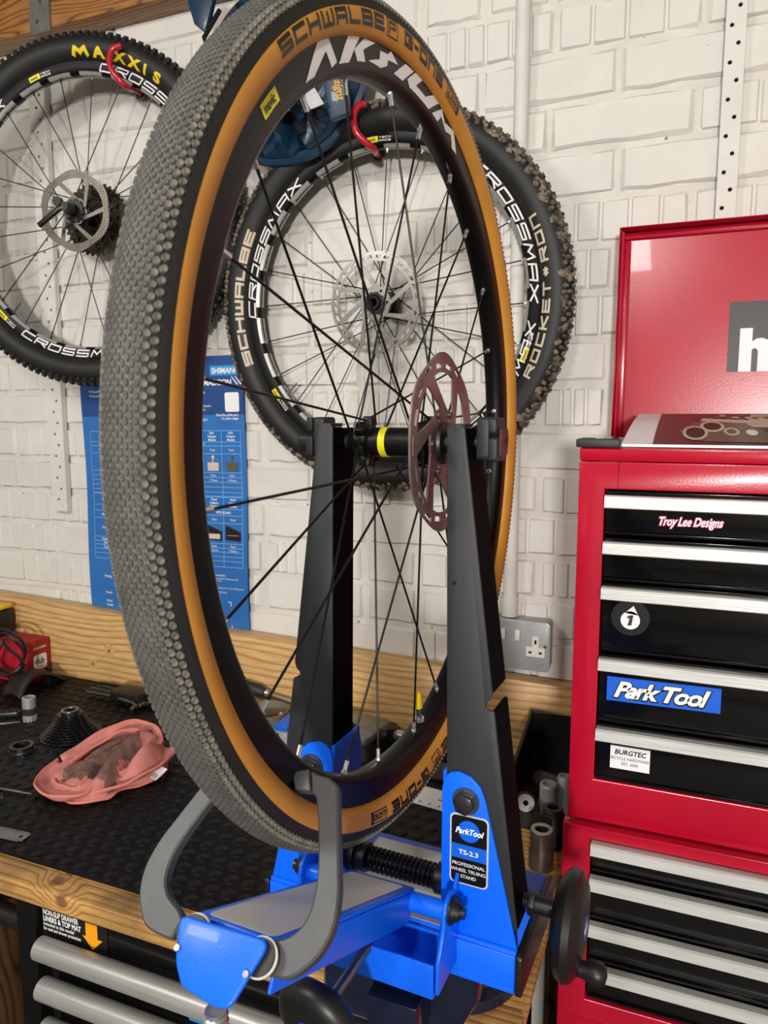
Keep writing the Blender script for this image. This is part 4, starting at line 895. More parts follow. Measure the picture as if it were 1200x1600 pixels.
# ---- the wheel in the truing stand
CW = Vector((-.24016, .63649, 1.50607)); AZ = math.radians(-2.889); nW = Vector((math.cos(AZ), math.sin(AZ), 0))
TWm = frame(CW, nW)
fw = thing('front_wheel', 'gravel wheel with tan sidewall tyre clamped in the blue truing stand', 'wheel', T=TWm)
Rc, A = .331, .0197
prof = tyre_profile(Rc, A, .3172, .0112); g = MB(); n = 192; q = len(prof)
vs = [(x, r*math.sin(2*PI*i/n), r*math.cos(2*PI*i/n)) for i in range(n) for x, r in prof]; g.v = vs
for i in range(n):
    for j in range(q-1):
        ph = -132+264*(j-.5)/36
        g.f.append((i*q+j, i*q+j+1, ((i+1) % n)*q+j+1, ((i+1) % n)*q+j)); g.mi.append(1 if abs(ph) > 77 else 0)
ty = part('tyre', g, ['tyre', 'tan'], fw, sharp=60)
km = {'c': knob(.0017, .0027, .0011, .72, 6, 'tread', 0), 'b': knob(.0020, .0025, .0013, .75, 6, 'tread', 0), 's': knob(.0024, .0025, .0017, .75, 8, 'treadlt', 1, True)}
rows = [(-53, .0, 's'), (-42, .5, 's')]+[(-31.5+7.0*i, .5*(i % 2), 'b' if i in (0, 9) else 'c') for i in range(10)]+[(42, .5, 's'), (53, 0, 's')]
knob_set(ty, TWm, Rc, A, rows, 356, km, ['tread', 'treadlt'], 'tread_knob')
g = MB().lathe([(-A*math.sin(math.radians(b_)), Rc+(A+.0003)*math.cos(math.radians(b_))) for b_ in (-37, -28, -14, 0, 14, 28, 37)], 160); part('tread_base', g, 'dust', ty, recalc=False)
def side(u0, ph0, th0):                                     # lettering laid on the visible sidewall
    def f(u, v):
        ph = math.radians(ph0)-v/A; r = Rc+(A+.0003)*math.cos(ph); return wpt((A+.0003)*math.sin(ph), th0+math.degrees((u-u0)/.3275), r)
    return f
for off in (0, 182.5):
    V, F, L_ = stroke2d('SCHWALBE', .0102, .0150, .0062, .0027, -.25); sx = math.radians(29)*.3275/L_; g = MB(); lay(g, ([(u*sx, v) for u, v in V], F), side(0, 113, -42.9+off), .0022); part('sidewall_lettering', g, 'print', ty, flat=True, recalc=False)
    V, F, L_ = stroke2d('P', .0080, .0110, .004, .0018, -.25); g = MB(); lay(g, ([(u, v+.001) for u, v in V], F), side(0, 113, -12.0+off), .0022)
    fr = stroke2d('O', .0125, .019, 0, .0010, -.25); lay(g, ([(u-.003, v-.0014) for u, v in fr[0]], fr[1]), side(0, 113, -12.0+off), .0022); part('sidewall_emblem', g, 'print', ty, flat=True, recalc=False, kind='stuff')
    V, F, L_ = stroke2d('G-ONE', .0102, .0150, .0062, .0030, -.25, {'-': .55}); sx = math.radians(14.8)*.3275/L_; g = MB(); lay(g, ([(u*sx, v) for u, v in V], F), side(0, 113, -6.5+off), .0022); part('sidewall_lettering', g, 'print', ty, flat=True, recalc=False)
    bx_ = stroke2d('O', .0098, .0320, 0, .0009); g = MB(); lay(g, (bx_[0], bx_[1]), side(0, 113, 10.4+off), .0022)
    lay(g, text2d('ALL-ROUND', .0075, bold=.03, sx=.58), (lambda s: lambda u, v: s(u+.0016, v+.0022))(side(0, 113, 10.4+off)), .0022)
    lay(g, quad(.0268, .032, 0, .0098), side(0, 113, 10.4+off), .0022); part('boxed_lettering', g, 'print', ty, flat=True, recalc=False, kind='stuff')
rimP = [(-.0112, .3176), (-.0118, .3172), (-.0116, .3125), (-.0113, .3040), (-.0104, .2975), (-.0075, .2935), (0, .2922), (.0075, .2935), (.0104, .2975), (.0113, .3040), (.0116, .3125), (.0118, .3172), (.0112, .3176)]
rim = part('rim', MB().lathe(rimP, 192), 'rimblk', fw, sharp=50)
def rimx(r):
    for (x0, r0), (x1, r1) in zip(rimP[6:], rimP[7:]):
        if r0 <= r <= r1: return x0+(x1-x0)*(r-r0)/(r1-r0)
    return .0114
def rimside(th0, r0, u0=0): return lambda u, v: wpt(rimx(min(.3172, r0+v))+.00035, th0+math.degrees((u-u0)/.309), min(.3172, r0+v))
AK = [[(-.10, 0), (.50, 1), (.86, 1), (1.0, .14), (.80, 0), (.70, .62), (.20, 0)], [(1.06, .06), (1.50, 1), (1.90, 1), (1.42, .06)], [(1.66, .52), (2.06, .98), (2.46, .94), (1.98, .54), (2.02, .10), (1.72, .10)],
      [(2.14, .18), (2.62, .04), (2.88, .24), (2.92, .50), (3.34, .58), (3.06, .94), (2.92, .74), (2.62, .72), (2.58, .36)], [(3.16, .10), (3.66, .90), (4.02, .92), (3.54, .06)],
      [(3.74, .30), (4.10, .96), (4.42, .98), (4.14, .40), (4.60, .40), (4.96, .98), (5.24, .98), (4.80, .04), (3.86, .04)], [(4.98, .08), (5.42, .98), (5.62, .56), (6.10, .98), (6.42, .16), (6.16, .04), (6.00, .52), (5.72, .22), (5.42, .56), (5.28, .06)]]
g = MB(); sc_u = math.radians(57.5)*.309/6.42
for pg in AK:
    tr = geometry.tessellate_polygon([[Vector((p[0], p[1], 0)) for p in pg]]); lay(g, ([(p[0]*sc_u, .0006+p[1]*.0172) for p in pg], [tuple(t) for t in tr]), rimside(-36.5, .2994), .003)
part('rim_lettering', g, 'rimwhite', rim, flat=True, recalc=False, kind='stuff')
g = MB()
for i in range(4): lay(g, quad(.0060*i, .0060*(i+1), 0, .0085), rimside(-49.2, .3045))
part('yellow_label', g, 'yellow', rim, flat=True, recalc=False)
g = MB(); lay(g, text2d('mavic', .0075, bold=.03, shear=.2), (lambda s: lambda u, v: s(u+.002, v+.002)+Vector((.0004, 0, 0)))(rimside(-49.2, .3045)), .003); part('label_lettering', g, 'print', rim, flat=True, recalc=False)
spokes(fw, 24, 9.1, .2945, .021, -.034, .027, 62)
vl = part('valve', MB().lathe([(0, .0030), (.006, .0030), (.0065, .0025), (.018, .0025), (.0185, 0)], 14, Matrix.Rotation(-math.radians(170.3), 4, 'X') @ Matrix.Translation((0, 0, .2925)) @ Matrix.Rotation(PI/2, 4, 'Y')), 'steel', fw, label='silver valve stem')
part('lock_nut', MB().lathe([(.001, 0), (.001, .0052), (.0045, .0052), (.0045, 0)], 10, Matrix.Rotation(-math.radians(170.3), 4, 'X') @ Matrix.Translation((0, 0, .2925)) @ Matrix.Rotation(PI/2, 4, 'Y')), 'chrome', vl)
part('valve_cap', MB().lathe([(.0165, 0), (.0165, .0044), (.030, .0042), (.034, .003), (.035, 0)], 14, Matrix.Rotation(-math.radians(170.3), 4, 'X') @ Matrix.Translation((0, 0, .2925)) @ Matrix.Rotation(PI/2, 4, 'Y')), 'capyel', vl, label='yellow valve cap')
hub = part('hub', MB().lathe([(-.052, 0), (-.052, .0075), (-.046, .0085), (-.045, .012), (-.040, .0125), (-.039, .0095), (-.0375, .0155), (-.030, .0165), (-.028, .0135), (.020, .0135), (.023, .020), (.031, .022), (.033, .0165), (.040, .0165), (.0425, .0135), (.046, .010), (.052, .0095), (.052, 0)], 32), 'satin', fw, sharp=30)
for s, x in ((1, -.034), (1, .027)):
    for k in range(6): th = 60*k+10; part('spoke_lug', MB().box(x-.0050, x+.0050, -.0055, .0055, .0125, .0235, Matrix.Rotation(-math.radians(th), 4, 'X')), 'satin', hub, bevel=.0015)
part('yellow_band', MB().lathe([(-.0180, .0136), (-.0180, .0140), (-.0112, .0140), (-.0112, .0136)], 32), 'yellow', hub, label='yellow band')
rt = part('brake_rotor', rotor_mesh(MB(), .0800, .0405, 'wave'), 'rotor_red', fw, flat=True, label='rust stained steel rotor')
part('rotor_lockring', MB().lathe([(.0416, .0085), (.0416, .0195), (.0445, .0185), (.0460, .0150), (.0460, .0085)], 24), 'black', rt, sharp=30)
for k in range(6): c = 2*PI*(k+.5)/6; part('rotor_bolt', MB().cyl((.0416, .0285*math.sin(c), .0285*math.cos(c)), (.0436, .0285*math.sin(c), .0285*math.cos(c)), .0030, n=10), 'rotor_dk', rt)

# ---- the two mountain bike wheels on the wall
def mtb_wheel(name, label, C, n, th0, group):
    W = frame(C, n); o = thing(name, label, 'wheel', T=W, group=group); return o, W
def mtb_common(o, W, rows, N, km, mats_, knob_name='tread_knob'):
    Rc, A = .3195, .0285
    t_ = part('tyre', MB().lathe(tyre_profile(Rc, A, .2935, .0125, 24, 138), 128), mats_[0] if mats_[0] else 'mtb', o, sharp=60)
    knob_set(t_, W, Rc, A, rows, N, km, mats_[1], knob_name)
    rp = [(-.0120, .2940), (-.0132, .2930), (-.0128, .2850), (-.0110, .2745), (-.0080, .2700), (0, .2690), (.0080, .2700), (.0110, .2745), (.0128, .2850), (.0132, .2930), (.0120, .2940)]
    r_ = part('rim', MB().lathe(rp, 128), 'rimblk', o, sharp=50)
    # machined silver pockets along the spoke bed
    g = MB()
    for k in range(24):
        for j in range(5): 
            a0, a1 = k*15+2.2+j*2.12, k*15+2.2+(j+1)*2.12
            g.add([wpt(x, a, r) for a in (a0, a1) for x, r in ((-.0083, .2693), (.0083, .2693), (.0114, .2745))], [(0, 1, 4, 3), (1, 2, 5, 4)])
    part('machined_bed', g, 'bed', r_, recalc=False, kind='stuff')
    return t_, r_
def rimfn(th0, r0, flip=False):
    def f(u, v):
        r = r0-v if flip else r0+v; th = th0-math.degrees(u/.284) if flip else th0+math.degrees(u/.284)
        return wpt(.0110+.0019*min(1, max(0, (r-.2745)/.011))+.0004, th, r)
    return f
def tyrefn(th0, r0, Rc=.3195, A=.0285, flip=False):
    def f(u, v):
        r = r0-v if flip else r0+v; c = max(-1, min(1, (r-Rc)/A)); x = (A+.0004)*math.sqrt(max(0, 1-c*c)); th = th0-math.degrees(u/.307) if flip else th0+math.degrees(u/.307)
        return wpt(x, th, r)
    return f
def rim_graphic(o, spec):
    g = MB()
    for txt, th0, r0, h, w_, gap, t_, sh, fl in spec: g = MB(); V, F, L_ = stroke2d(txt, h, w_, gap, t_, sh); lay(g, (V, F), rimfn(th0, r0, fl), .004); part('rim_lettering', g, 'rimwhite', o, flat=True, recalc=False)
def yellow_tag(o, th0, r0, fl):
    g = MB()
    for i in range(3): lay(g, quad(.0085*i, .0085*(i+1), 0, .0095), rimfn(th0, r0, fl))
    y = part('yellow_label', g, 'yellow', o, flat=True, recalc=False); g = MB(); lay(g, text2d('mavic', .008, bold=.02, shear=.2), (lambda s: lambda u, v: s(u+.002, v+.002)+Vector((.0004, 0, 0)))(rimfn(th0, r0, fl))); part('label_lettering', g, 'print', o, flat=True, recalc=False)
    g = MB(); lay(g, stroke2d('TECH', .003, .004, .002, .0008)[:2], (lambda s: lambda u, v: s(u+.028, v+.005))(rimfn(th0, r0, fl))); lay(g, stroke2d('RACE', .003, .004, .002, .0008)[:2], (lambda s: lambda u, v: s(u+.028, v+.000))(rimfn(th0, r0, fl))); part('small_lettering', g, 'rimwhite', o, flat=True, recalc=False)

CL_ = Vector((-1.17848, 1.25391, 1.94550)); nL = (.17706, -.98408, -.01501)
lw, WL = mtb_wheel('hanging_wheel', 'knobbly rear wheel with yellow tyre letters and a dirty cassette hung at left', CL_, nL, 0, 'mountain bike wheels hung on the wall')
km = {'c': knob(.0065, .0050, .0042, .85, 4, 'mtbknob', 0), 's': knob(.0052, .0058, .0058, .8, 4, 'mtbknob', 0)}
tyL, rmL = mtb_common(lw, WL, [(-50, 0, 's'), (-17, .5, 'c'), (17, 0, 'c'), (50, .5, 's')], 128, km, ['mtb', ['mtbknob']])
g = MB()
for s, th in zip('MAXXIS', (1.0, 10.0, 18.6, 25.0, 31.5, 36.4)):
    if s == 'M': lay(g, stroke2d('M', .0165, .0300, 0, .0072)[:2], tyrefn(th+.7, .2985), .0030); continue
    lay(g, text2d(s, .0225, bold=.05, sx={'M': 1.62, 'I': 1.3}.get(s, 1.55)), tyrefn(th, .2985), .0030)
part('sidewall_lettering', g, 'myellow', tyL, flat=True, recalc=False)
X = 'CROSSMAX'
rim_graphic(rmL, [(X, -82, .2755, .0155, .022, .007, .0026, .25, False), (X, 12, .2755, .0155, .026, .008, .0026, .25, False), (X, -146, .2912, .0155, .026, .008, .0030, .25, True), (X, 130, .2912, .0155, .024, .008, .0026, .25, True)])
yellow_tag(rmL, -21, .279, False); yellow_tag(rmL, -131.5, .2905, True)
spokes(lw, 24, 6.9, .2715, .024, -.030, .022, 66, rs=.0011, nl=.008, nipm='dark_steel')
hl_ = part('hub', MB().lathe([(-.068, 0), (-.068, .009), (-.036, .009), (-.035, .026), (-.028, .027), (-.026, .016), (.014, .015), (.018, .026), (.026, .027), (.030, .020), (.034, .020), (.036, .013), (.056, .012), (.058, 0)], 28), 'satin', lw, sharp=30)
rot = part('brake_rotor', rotor_mesh(MB(), .0800, .036, 'drilled', 6), 'rotor_dk', lw, flat=True, label='drilled steel rotor')
part('rotor_adapter', MB().prism([((.024 if k % 2 else .0205)*math.sin(2*PI*k/24), (.024 if k % 2 else .0205)*math.cos(2*PI*k/24)) for k in range(24)], .0372, .043, 'yz'), 'black', rot, flat=True)
lev = part('skewer_lever', MB().cyl((.058, 0, 0), (.074, 0, 0), .010, .009, n=18).tube([(.066, .002, .002), (.072, -.012, -.004), (.076, -.036, -.022), (.075, -.056, -.034)], [.0065, .006, .0055, .0062], 10), 'black', lw)
part('skewer_knob', MB().cyl((.066, -.014, .010), (.076, -.014, .010), .0095, n=16), 'black', lev)
def gearx(x, r, teeth, hole, win=0):
    P = []
    for k in range(teeth):
        for q, rr in ((-.34, r-.0045), (-.14, r), (.14, r), (.34, r-.0045)): a = 2*PI*(k+q)/teeth; P.append((rr*math.sin(a), rr*math.cos(a)))
    H = [circ2(0, 0, hole, 20)]
    for k in range(win):
        for rr, a in ((.72, 0), (.58, .5), (.80, .5)): c = 2*PI*(k+a)/win; H.append(circ2(r*rr*math.sin(c), r*rr*math.cos(c), r*.075, 7))
    return MB().prism(P, x-.0009, x+.0009, 'yz', holes=H)
for i, tn in enumerate((36, 32, 28, 25, 22, 19, 17, 15, 13, 11)): part('sprocket', gearx(-.0375-.0030*i, tn*.0127/(2*PI)+.003, tn, .013, 8 if i < 3 else 0), 'cass', lw, flat=True)
part('valve', MB().cyl(wpt(0, -135.5, .271), wpt(0, -135.5, .240), .0028, .0016, n=10), 'steel', lw)

CR_ = Vector((-.52671, 1.30469, 1.73519)); nR = (-.0365, -.99771, -.05687)
rw, WR = mtb_wheel('hanging_wheel', 'muddy front wheel with a silver split ring rotor hung behind the stand', CR_, nR, 0, 'mountain bike wheels hung on the wall')
km = {'c': knob(.0046, .0040, .0036, .8, 5, 'mud', 1), 's': knob(.0050, .0046, .0050, .75, 5, 'mud', 1), 'd': knob(.0042, .0046, .0044, .8, 4, 'mtbknob', 0)}
tyR, rmR = mtb_common(rw, WR, [(-48, 0, 's'), (-16, .5, 'c'), (16, 0, 'c'), (36, .5, 'c'), (52, 0, 's')], 118, km, ['mtb', ['mtbknob', 'mud']])
g = MB(); Rc, A = .3195, .0288
for k in range(260):                                        # flakes of dried mud along the tread edge
    th = rnd.uniform(-180, 180); ph = math.radians(rnd.uniform(20, 62)); p = wpt(A*math.sin(ph), th, Rc+A*math.cos(ph)); s_ = rnd.uniform(.003, .0085)
    nr = wpt(math.sin(ph), th, math.cos(ph)).normalized(); u_ = nr.orthogonal().normalized(); w_ = nr.cross(u_); m_ = 6
    ring = [p+(u_*math.cos(2*PI*i/m_)+w_*math.sin(2*PI*i/m_))*s_*rnd.uniform(.6, 1.3) for i in range(m_)]
    g.add(ring+[p+nr*rnd.uniform(.0012, .003)], [(i, (i+1) % m_, m_) for i in range(m_)])
part('mud_flakes', g, 'mud', tyR, recalc=False, kind='stuff', flat=True)
g = MB(); V, F, L_ = stroke2d('SCHWALBE', .0150, .0185, .0070, .0040, 0); sx = math.radians(48.5)*.307/L_; lay(g, ([(u*sx, v) for u, v in V], F), tyrefn(-109.2, .2990), .003); part('sidewall_lettering', g, 'cream', tyR, flat=True, recalc=False); g = MB()
V, F, L_ = stroke2d('ROCKET*RON', .0150, .0180, .0085, .0036, 0); sx = math.radians(50)*.307/L_; lay(g, ([(u*sx, v) for u, v in V], F), tyrefn(116.5, .3140, flip=True), .003)
part('sidewall_lettering', g, 'cream', tyR, flat=True, recalc=False)
rim_graphic(rmR, [(X, -92, .2755, .0155, .0275, .0085, .0030, .25, False), (X, 38, .2755, .0155, .0265, .008, .0030, .25, False), (X, 150, .2912, .0155, .024, .008, .0026, .25, True)])
yellow_tag(rmR, -5.0, .279, False); yellow_tag(rmR, 113, .2905, True); yellow_tag(rmR, -122, .2905, True)
spokes(rw, 24, 2.6, .2715, .022, -.022, .024, 66, rs=.0011, nl=.008)
part('hub', MB().lathe([(-.045, .007), (-.045, .012), (-.028, .012), (-.026, .024), (-.018, .025), (-.016, .015), (.016, .015), (.018, .024), (.027, .025), (.029, .020), (.036, .020), (.038, .0145), (.048, .0145), (.050, .012), (.050, .0075), (.020, .0075)], 28), 'satin', rw, sharp=30)
rot = part('brake_rotor', rotor_mesh(MB(), .0900, .0395, 'split'), 'rotor', rw, flat=True, label='silver steel rotor')
part('rotor_lockring', MB().prism([((.020 if k % 2 else .0175)*math.sin(2*PI*k/20), (.020 if k % 2 else .0175)*math.cos(2*PI*k/20)) for k in range(20)], .0406, .0465, 'yz', holes=[circ2(0, 0, .0148, 16)]), 'black', rot, flat=True)
part('rotor_edge', MB().lathe([(.0378, .0902), (.0378, .0885), (.0372, .0885), (.0372, .0902)], 72, closed=True), 'rotor', rot)
part('valve', MB().cyl(wpt(0, -126.5, .271), wpt(0, -125.8, .240), .0028, .0018, n=10), 'galv', rw)

# red hooks
def hook(label, pts): 
    o = thing('wall_hook', label, 'hook', pts[0], group='red vinyl hooks holding the hanging wheels')
    part('arm', MB().tube(catmull(pts, 5, closed=False), .0058, 12), 'hook', o, world=True); part('wall_plate', MB().cyl((pts[0][0], 1.3585, pts[0][2]), (pts[0][0], 1.350, pts[0][2]), .012, n=14), 'galv', o, world=True); return o
hook('red vinyl hook holding the left wheel beside its yellow tyre letters', [(-1.104, 1.352, 2.210), (-1.085, 1.310, 2.200), (-1.050, 1.254, 2.174), (-1.051, 1.231, 2.177), (-1.069, 1.222, 2.205), (-1.066, 1.225, 2.235), (-1.047, 1.232, 2.243)])
hook('red vinyl hook holding the muddy wheel at the top of its tyre', [(-.556, 1.352, 2.018), (-.545, 1.310, 2.006), (-.524, 1.250, 1.992), (-.545, 1.226, 2.012), (-.551, 1.224, 2.040), (-.543, 1.229, 2.058), (-.534, 1.235, 2.062)])

# blue helmet hung behind the front wheel
hm = thing('helmet', 'blue vented cycle helmet with gold script hanging on the wall behind the tyre', 'helmet', (-.70, 1.355, 2.10))
HC = Vector((-.705, 1.262, 2.150)); HR = (.158, .088, .150)
vent = [(-.45, -.78, .08, .20, .5), (-.12, -.82, .08, .18, .2), (.22, -.82, .08, .18, -.2), (.50, -.70, .07, .2, -.5), (-.62, -.40, .09, .30, .55), (-.30, -.52, .08, .34, .3), (.02, -.55, .08, .36, .05), (.32, -.50, .08, .34, -.2), (.60, -.36, .08, .30, -.5), (-.42, .10, .09, .36, .25), (-.10, .02, .085, .40, .1), (.22, .04, .085, .38, -.15), (.52, .12, .08, .32, -.35), (-.30, .58, .09, .26, .2), (.05, .6, .09, .26, 0), (.4, .58, .09, .24, -.3), (-.80, .05, .06, .28, .4)]
g = MB(); nu, nv_ = 56, 44
def hp(u, v): # u,v in -1..1 disc-mapped
    rr = min(1, math.hypot(u, v)); d = math.sqrt(max(0, 1-rr*rr)); return HC+Vector((HR[0]*u, -HR[1]*d, HR[2]*v))
idx = {}
for i in range(nu+1):
    for j in range(nv_+1):
        a = 2*PI*i/nu; r = math.sin(PI/2*j/nv_); u, v = r*math.cos(a), r*math.sin(a); p = hp(u, v)
        dep = 0
        for cu, cv, su, sv, ro in vent:
            x, y = u-cu, v-cv; xr_, yr_ = x*math.cos(ro)+y*math.sin(ro), -x*math.sin(ro)+y*math.cos(ro); q = (xr_/su)**2+(yr_/sv)**2
            if q < 1: dep = max(dep, min(1, (1-q)*2.2))
        nrm = (p-HC); nrm.normalize(); idx[(i, j)] = len(g.v); g.v.append(tuple(p-nrm*.040*dep)); 
        idx[('d', i, j)] = dep
for i in range(nu):
    for j in range(nv_):
        g.f.append((idx[(i, j)], idx[(i, j+1)], idx[(i+1, j+1)], idx[(i+1, j)])); g.mi.append(1 if idx[('d', i, j)] > .45 else 0)
part('shell', g, ['helm', 'helmdk'], hm, world=True, recalc=True, sharp=50)
part('rim_band', MB().tube([HC+Vector((HR[0]*1.0*math.cos(2*PI*k/48), .006, HR[2]*1.0*math.sin(2*PI*k/48))) for k in range(48)], .011, 8, closed=True), 'helm', hm, world=True)
part('inner_pad', MB().ball((HC.x, HC.y+.03, HC.z), HR[0]*.92, .052, HR[2]*.92, 24), 'black', hm, world=True)
part('visor', MB().prism([(-.858, 2.262), (-.846, 2.225), (-.822, 2.205), (-.806, 2.250), (-.792, 2.300), (-.835, 2.318), (-.856, 2.300)], 1.185, 1.198), 'helm', hm, world=True, bevel=.004)
part('chin_strap', MB().tube([(-.80, 1.20, 2.245), (-.815, 1.172, 2.19), (-.795, 1.176, 2.13), (-.755, 1.182, 2.10)], .0042, 6), 'black', hm, world=True)
for dx in (-.03, .035): part('silver_accent', MB().prism([(-.66+dx, 2.075), (-.640+dx, 2.085), (-.615+dx, 2.045), (-.640+dx, 2.040)], 1.169, 1.1715), 'sockgrey', hm, world=True)
f = lambda u, v: (lambda p: p+Vector((.004, -.012, 0)))(Vector((-.559+.012*math.sin(u*14)+v*.7, 1.215, 2.170-u+.0*v)))
g = MB(); lay(g, text2d('Troy Lee Designs', .0205, bold=.03, shear=.3, sx=.82), lambda u, v: Vector((-.586+v+.22*u, 1.180+.20*u*0, 2.172-u))); part('gold_script', g, 'gold', hm, world=True, flat=True, recalc=False)
part('ear_flap', MB().prism([(-.604, 2.178), (-.578, 2.176), (-.548, 2.085), (-.540, 2.030), (-.575, 2.022), (-.590, 2.090)], 1.181, 1.196), 'helm', hm, world=True, bevel=.003)

# ------------------------------------------------------------------ vise
vs_ = thing('bench_vise', 'dark navy bench vise bolted under the blue stand at the bench corner', 'vise', (-.235, .755, BENCH))
part('swivel_base', MB().lathe([(.0005, 0), (.0005, .082), (.012, .080), (.022, .060), (.024, 0)], 40, Matrix.Translation((-.222, .764, BENCH+.001)) @ Matrix.Rotation(-PI/2, 4, 'Y')), 'navy', vs_, world=True)
part('body', MB().prism([(-.292, BENCH+.026), (-.165, BENCH+.026), (-.150, BENCH+.062), (-.150, 1.012), (-.310, 1.012), (-.310, BENCH+.062)], .700, .790), 'navy', vs_, world=True, bevel=.008, seg=3)
part('sliding_jaw', MB().prism([(-.316, BENCH+.002), (-.205, BENCH+.002), (-.175, BENCH+.030), (-.160, BENCH+.062), (-.160, 1.014), (-.332, 1.014), (-.332, BENCH+.03)], .640, .697), 'navy', vs_, world=True, bevel=.010, seg=3)
part('slide_bar', MB().box(-.262, -.208, .600, .6395, BENCH+.03, BENCH+.075), 'navy', vs_, world=True, bevel=.004)
for x in (-.272, -.172): part('base_bolt', MB().cyl((x, .764, BENCH+.0145), (x, .764, BENCH+.028), .007, n=6), 'steel', vs_, world=True, flat=True)

# ------------------------------------------------------------------ truing stand (child geometry is in the wheel frame, shifted down to the base)
ZB = -.4845
STm = TWm @ Matrix.Translation((0, .03, ZB)); st = thing('truing_stand', 'blue and charcoal wheel truing stand clamped in the vise', 'truing stand', T=STm)
SH = Matrix.Translation((0, -.03, -ZB))
def sp(name, mb, m, label=None, parent=None, **k):
    return part(name, mb, m, parent or st, label=label, T=None if parent else SH, **k)
bs = sp('base', MB().box(-.128, .128, -.040, .088, -.4840, -.4800).box(-.128, .128, -.040, -.0365, -.4800, -.4470).box(-.128, .128, .0845, .088, -.4800, -.4470).box(-.128, .128, -.0365, .0845, -.4505, -.4470), 'blue', bevel=.0012)
sp('base_decal', MB().box(-.060, .060, -.030, .078, -.4468, -.4464), 'decal', parent=bs)
for s in (-1, 1): sp('end_cap', MB().prism(rrect(-.0415, .0895, -.4855, -.4455, .004), s*.1282, s*.1345, 'yz'), 'black', 'black end cap', bevel=.0015)
for s in (-1, 1):
    X = lambda pts: [(s*x, z) for x, z in pts]
    fl = [(.056, -.4465), (.056, -.310), (.058, -.298), (.064, -.292), (.072, -.290), (.083, -.293), (.092, -.301), (.097, -.314), (.1285, -.4465)]
    br = sp('bracket', MB().prism(X(fl), -.0340, -.0305).prism(X(fl), .0235, .0270), 'blue', 'blue pivot bracket', bevel=.0008)
    sp('web', MB().prism([(-.0304, -.4465), (-.0304, -.293), (.0234, -.293), (.0234, -.4465)], s*.0560, s*.0592, 'yz'), 'blue', parent=br)
    sp('foot_weld', MB().tube([(s*.058, -.0352, -.4465), (s*.128, -.0352, -.4465)], .0022, 8), 'blue', parent=br)
    bo = sp('pivot_bolt', MB().cyl((s*.0790, -.0342, -.3155), (s*.0790, -.0362, -.3155), .0125, n=24), 'steel', 'steel pivot bolt with washer')
    sp('bolt_head', MB().cyl((s*.0790, -.0363, -.3155), (s*.0790, -.0440, -.3155), .0098, n=6), 'dark_steel', parent=bo, bevel=.0008)
    # tapering upright, folded channel with a notch in its outer edge
    zn = -.226
    oe = lambda z: .0712+(.1268-.0712)*(.0135-z)/.4435
    up = [(.0605, -.430), (.0585, -.300), (.0555, .0), (.0555, .014), (.0585, .0175), (.0668, .0175), (oe(.0135), .0135), (oe(zn+.011), zn+.011), (oe(zn)-.0030, zn+.006), (oe(zn)-.0068, zn+.002), (oe(zn)-.0072, zn-.002), (oe(zn)-.0050, zn-.0045), (oe(zn)-.0005, zn-.0042), (oe(zn-.0065), zn-.0065), (oe(-.430), -.430)]
    a = sp('upright', MB().prism(X(up), -.0300, -.0270), 'char', 'charcoal upright arm', bevel=.0008)
    sd_ = [(.0555, -.03), (.0735, -.03)]
    g = MB(); ou = [(oe(.0135), .0135), (oe(zn+.011), zn+.011)]; ob = [(oe(zn-.006), zn-.006), (oe(-.430), -.430)]
    for (x0, z0), (x1, z1) in list(zip(ou, ou[1:]))+list(zip(ob, ob[1:])): g.add([(s*(x0-.003), -.0268, z0), (s*x0, -.0268, z0), (s*x0, .0125, z0), (s*(x0-.003), .0125, z0), (s*(x1-.003), -.0268, z1), (s*x1, -.0268, z1), (s*x1, .0125, z1), (s*(x1-.003), .0125, z1)], [(0, 1, 2, 3), (4, 5, 6, 7), (0, 1, 5, 4), (1, 2, 6, 5), (2, 3, 7, 6), (3, 0, 4, 7)])
    sp('side_flange', g, 'flange', parent=a)
    sp('inner_flange', MB().add([(s*.0555, -.0268, .013), (s*.0583, -.0268, .013), (s*.0583, .0125, .013), (s*.0555, .0125, .013), (s*.0597, -.0268, -.43), (s*.0625, -.0268, -.43), (s*.0625, .0125, -.43), (s*.0597, .0125, -.43)], [(0, 1, 2, 3), (4, 5, 6, 7), (0, 1, 5, 4), (1, 2, 6, 5), (2, 3, 7, 6), (3, 0, 4, 7)]), 'flange', parent=a)
    sp('top_cap', MB().box(s*.0590, s*.0700, -.0268, -.004, .0140, .0172), 'char', parent=a)
    if s > 0: sp('rivet_hole', MB().cyl((s*.0640, -.0301, -.12), (s*.0640, -.0304, -.12), .002, n=8), 'hole', parent=a)
    # axle clamps
    k_ = sp('axle_clamp', MB().prism(rrect(-.011, .0135, -.014, .023, .004), s*.0755, s*.0865, 'yz').prism(rrect(-.013, .0155, -.015, .0055, .003), s*.0868, s*.0945, 'yz').prism(rrect(-.013, .0155, .0085, .0225, .003), s*.0868, s*.0935, 'yz'), 'char', 'charcoal axle clamp', bevel=.0012)
    sp('clamp_screw', MB().cyl((s*.0506, 0, 0), (s*.0754, 0, 0), .0072, n=16), 'dark_steel', parent=k_)
    if s < 0: sp('clamp_tab', MB().box(-.108, -.0947, -.006, .006, -.011, .004), 'black', parent=k_, bevel=.001)
    else: sp('clamp_tab', MB().prism([(-.007, -.010), (.010, -.010), (.014, .004), (.010, .013), (-.007, .013)], .0948, .0975, 'yz', holes=[circ2(.004, .002, .0035, 10)]), 'brown', parent=k_)
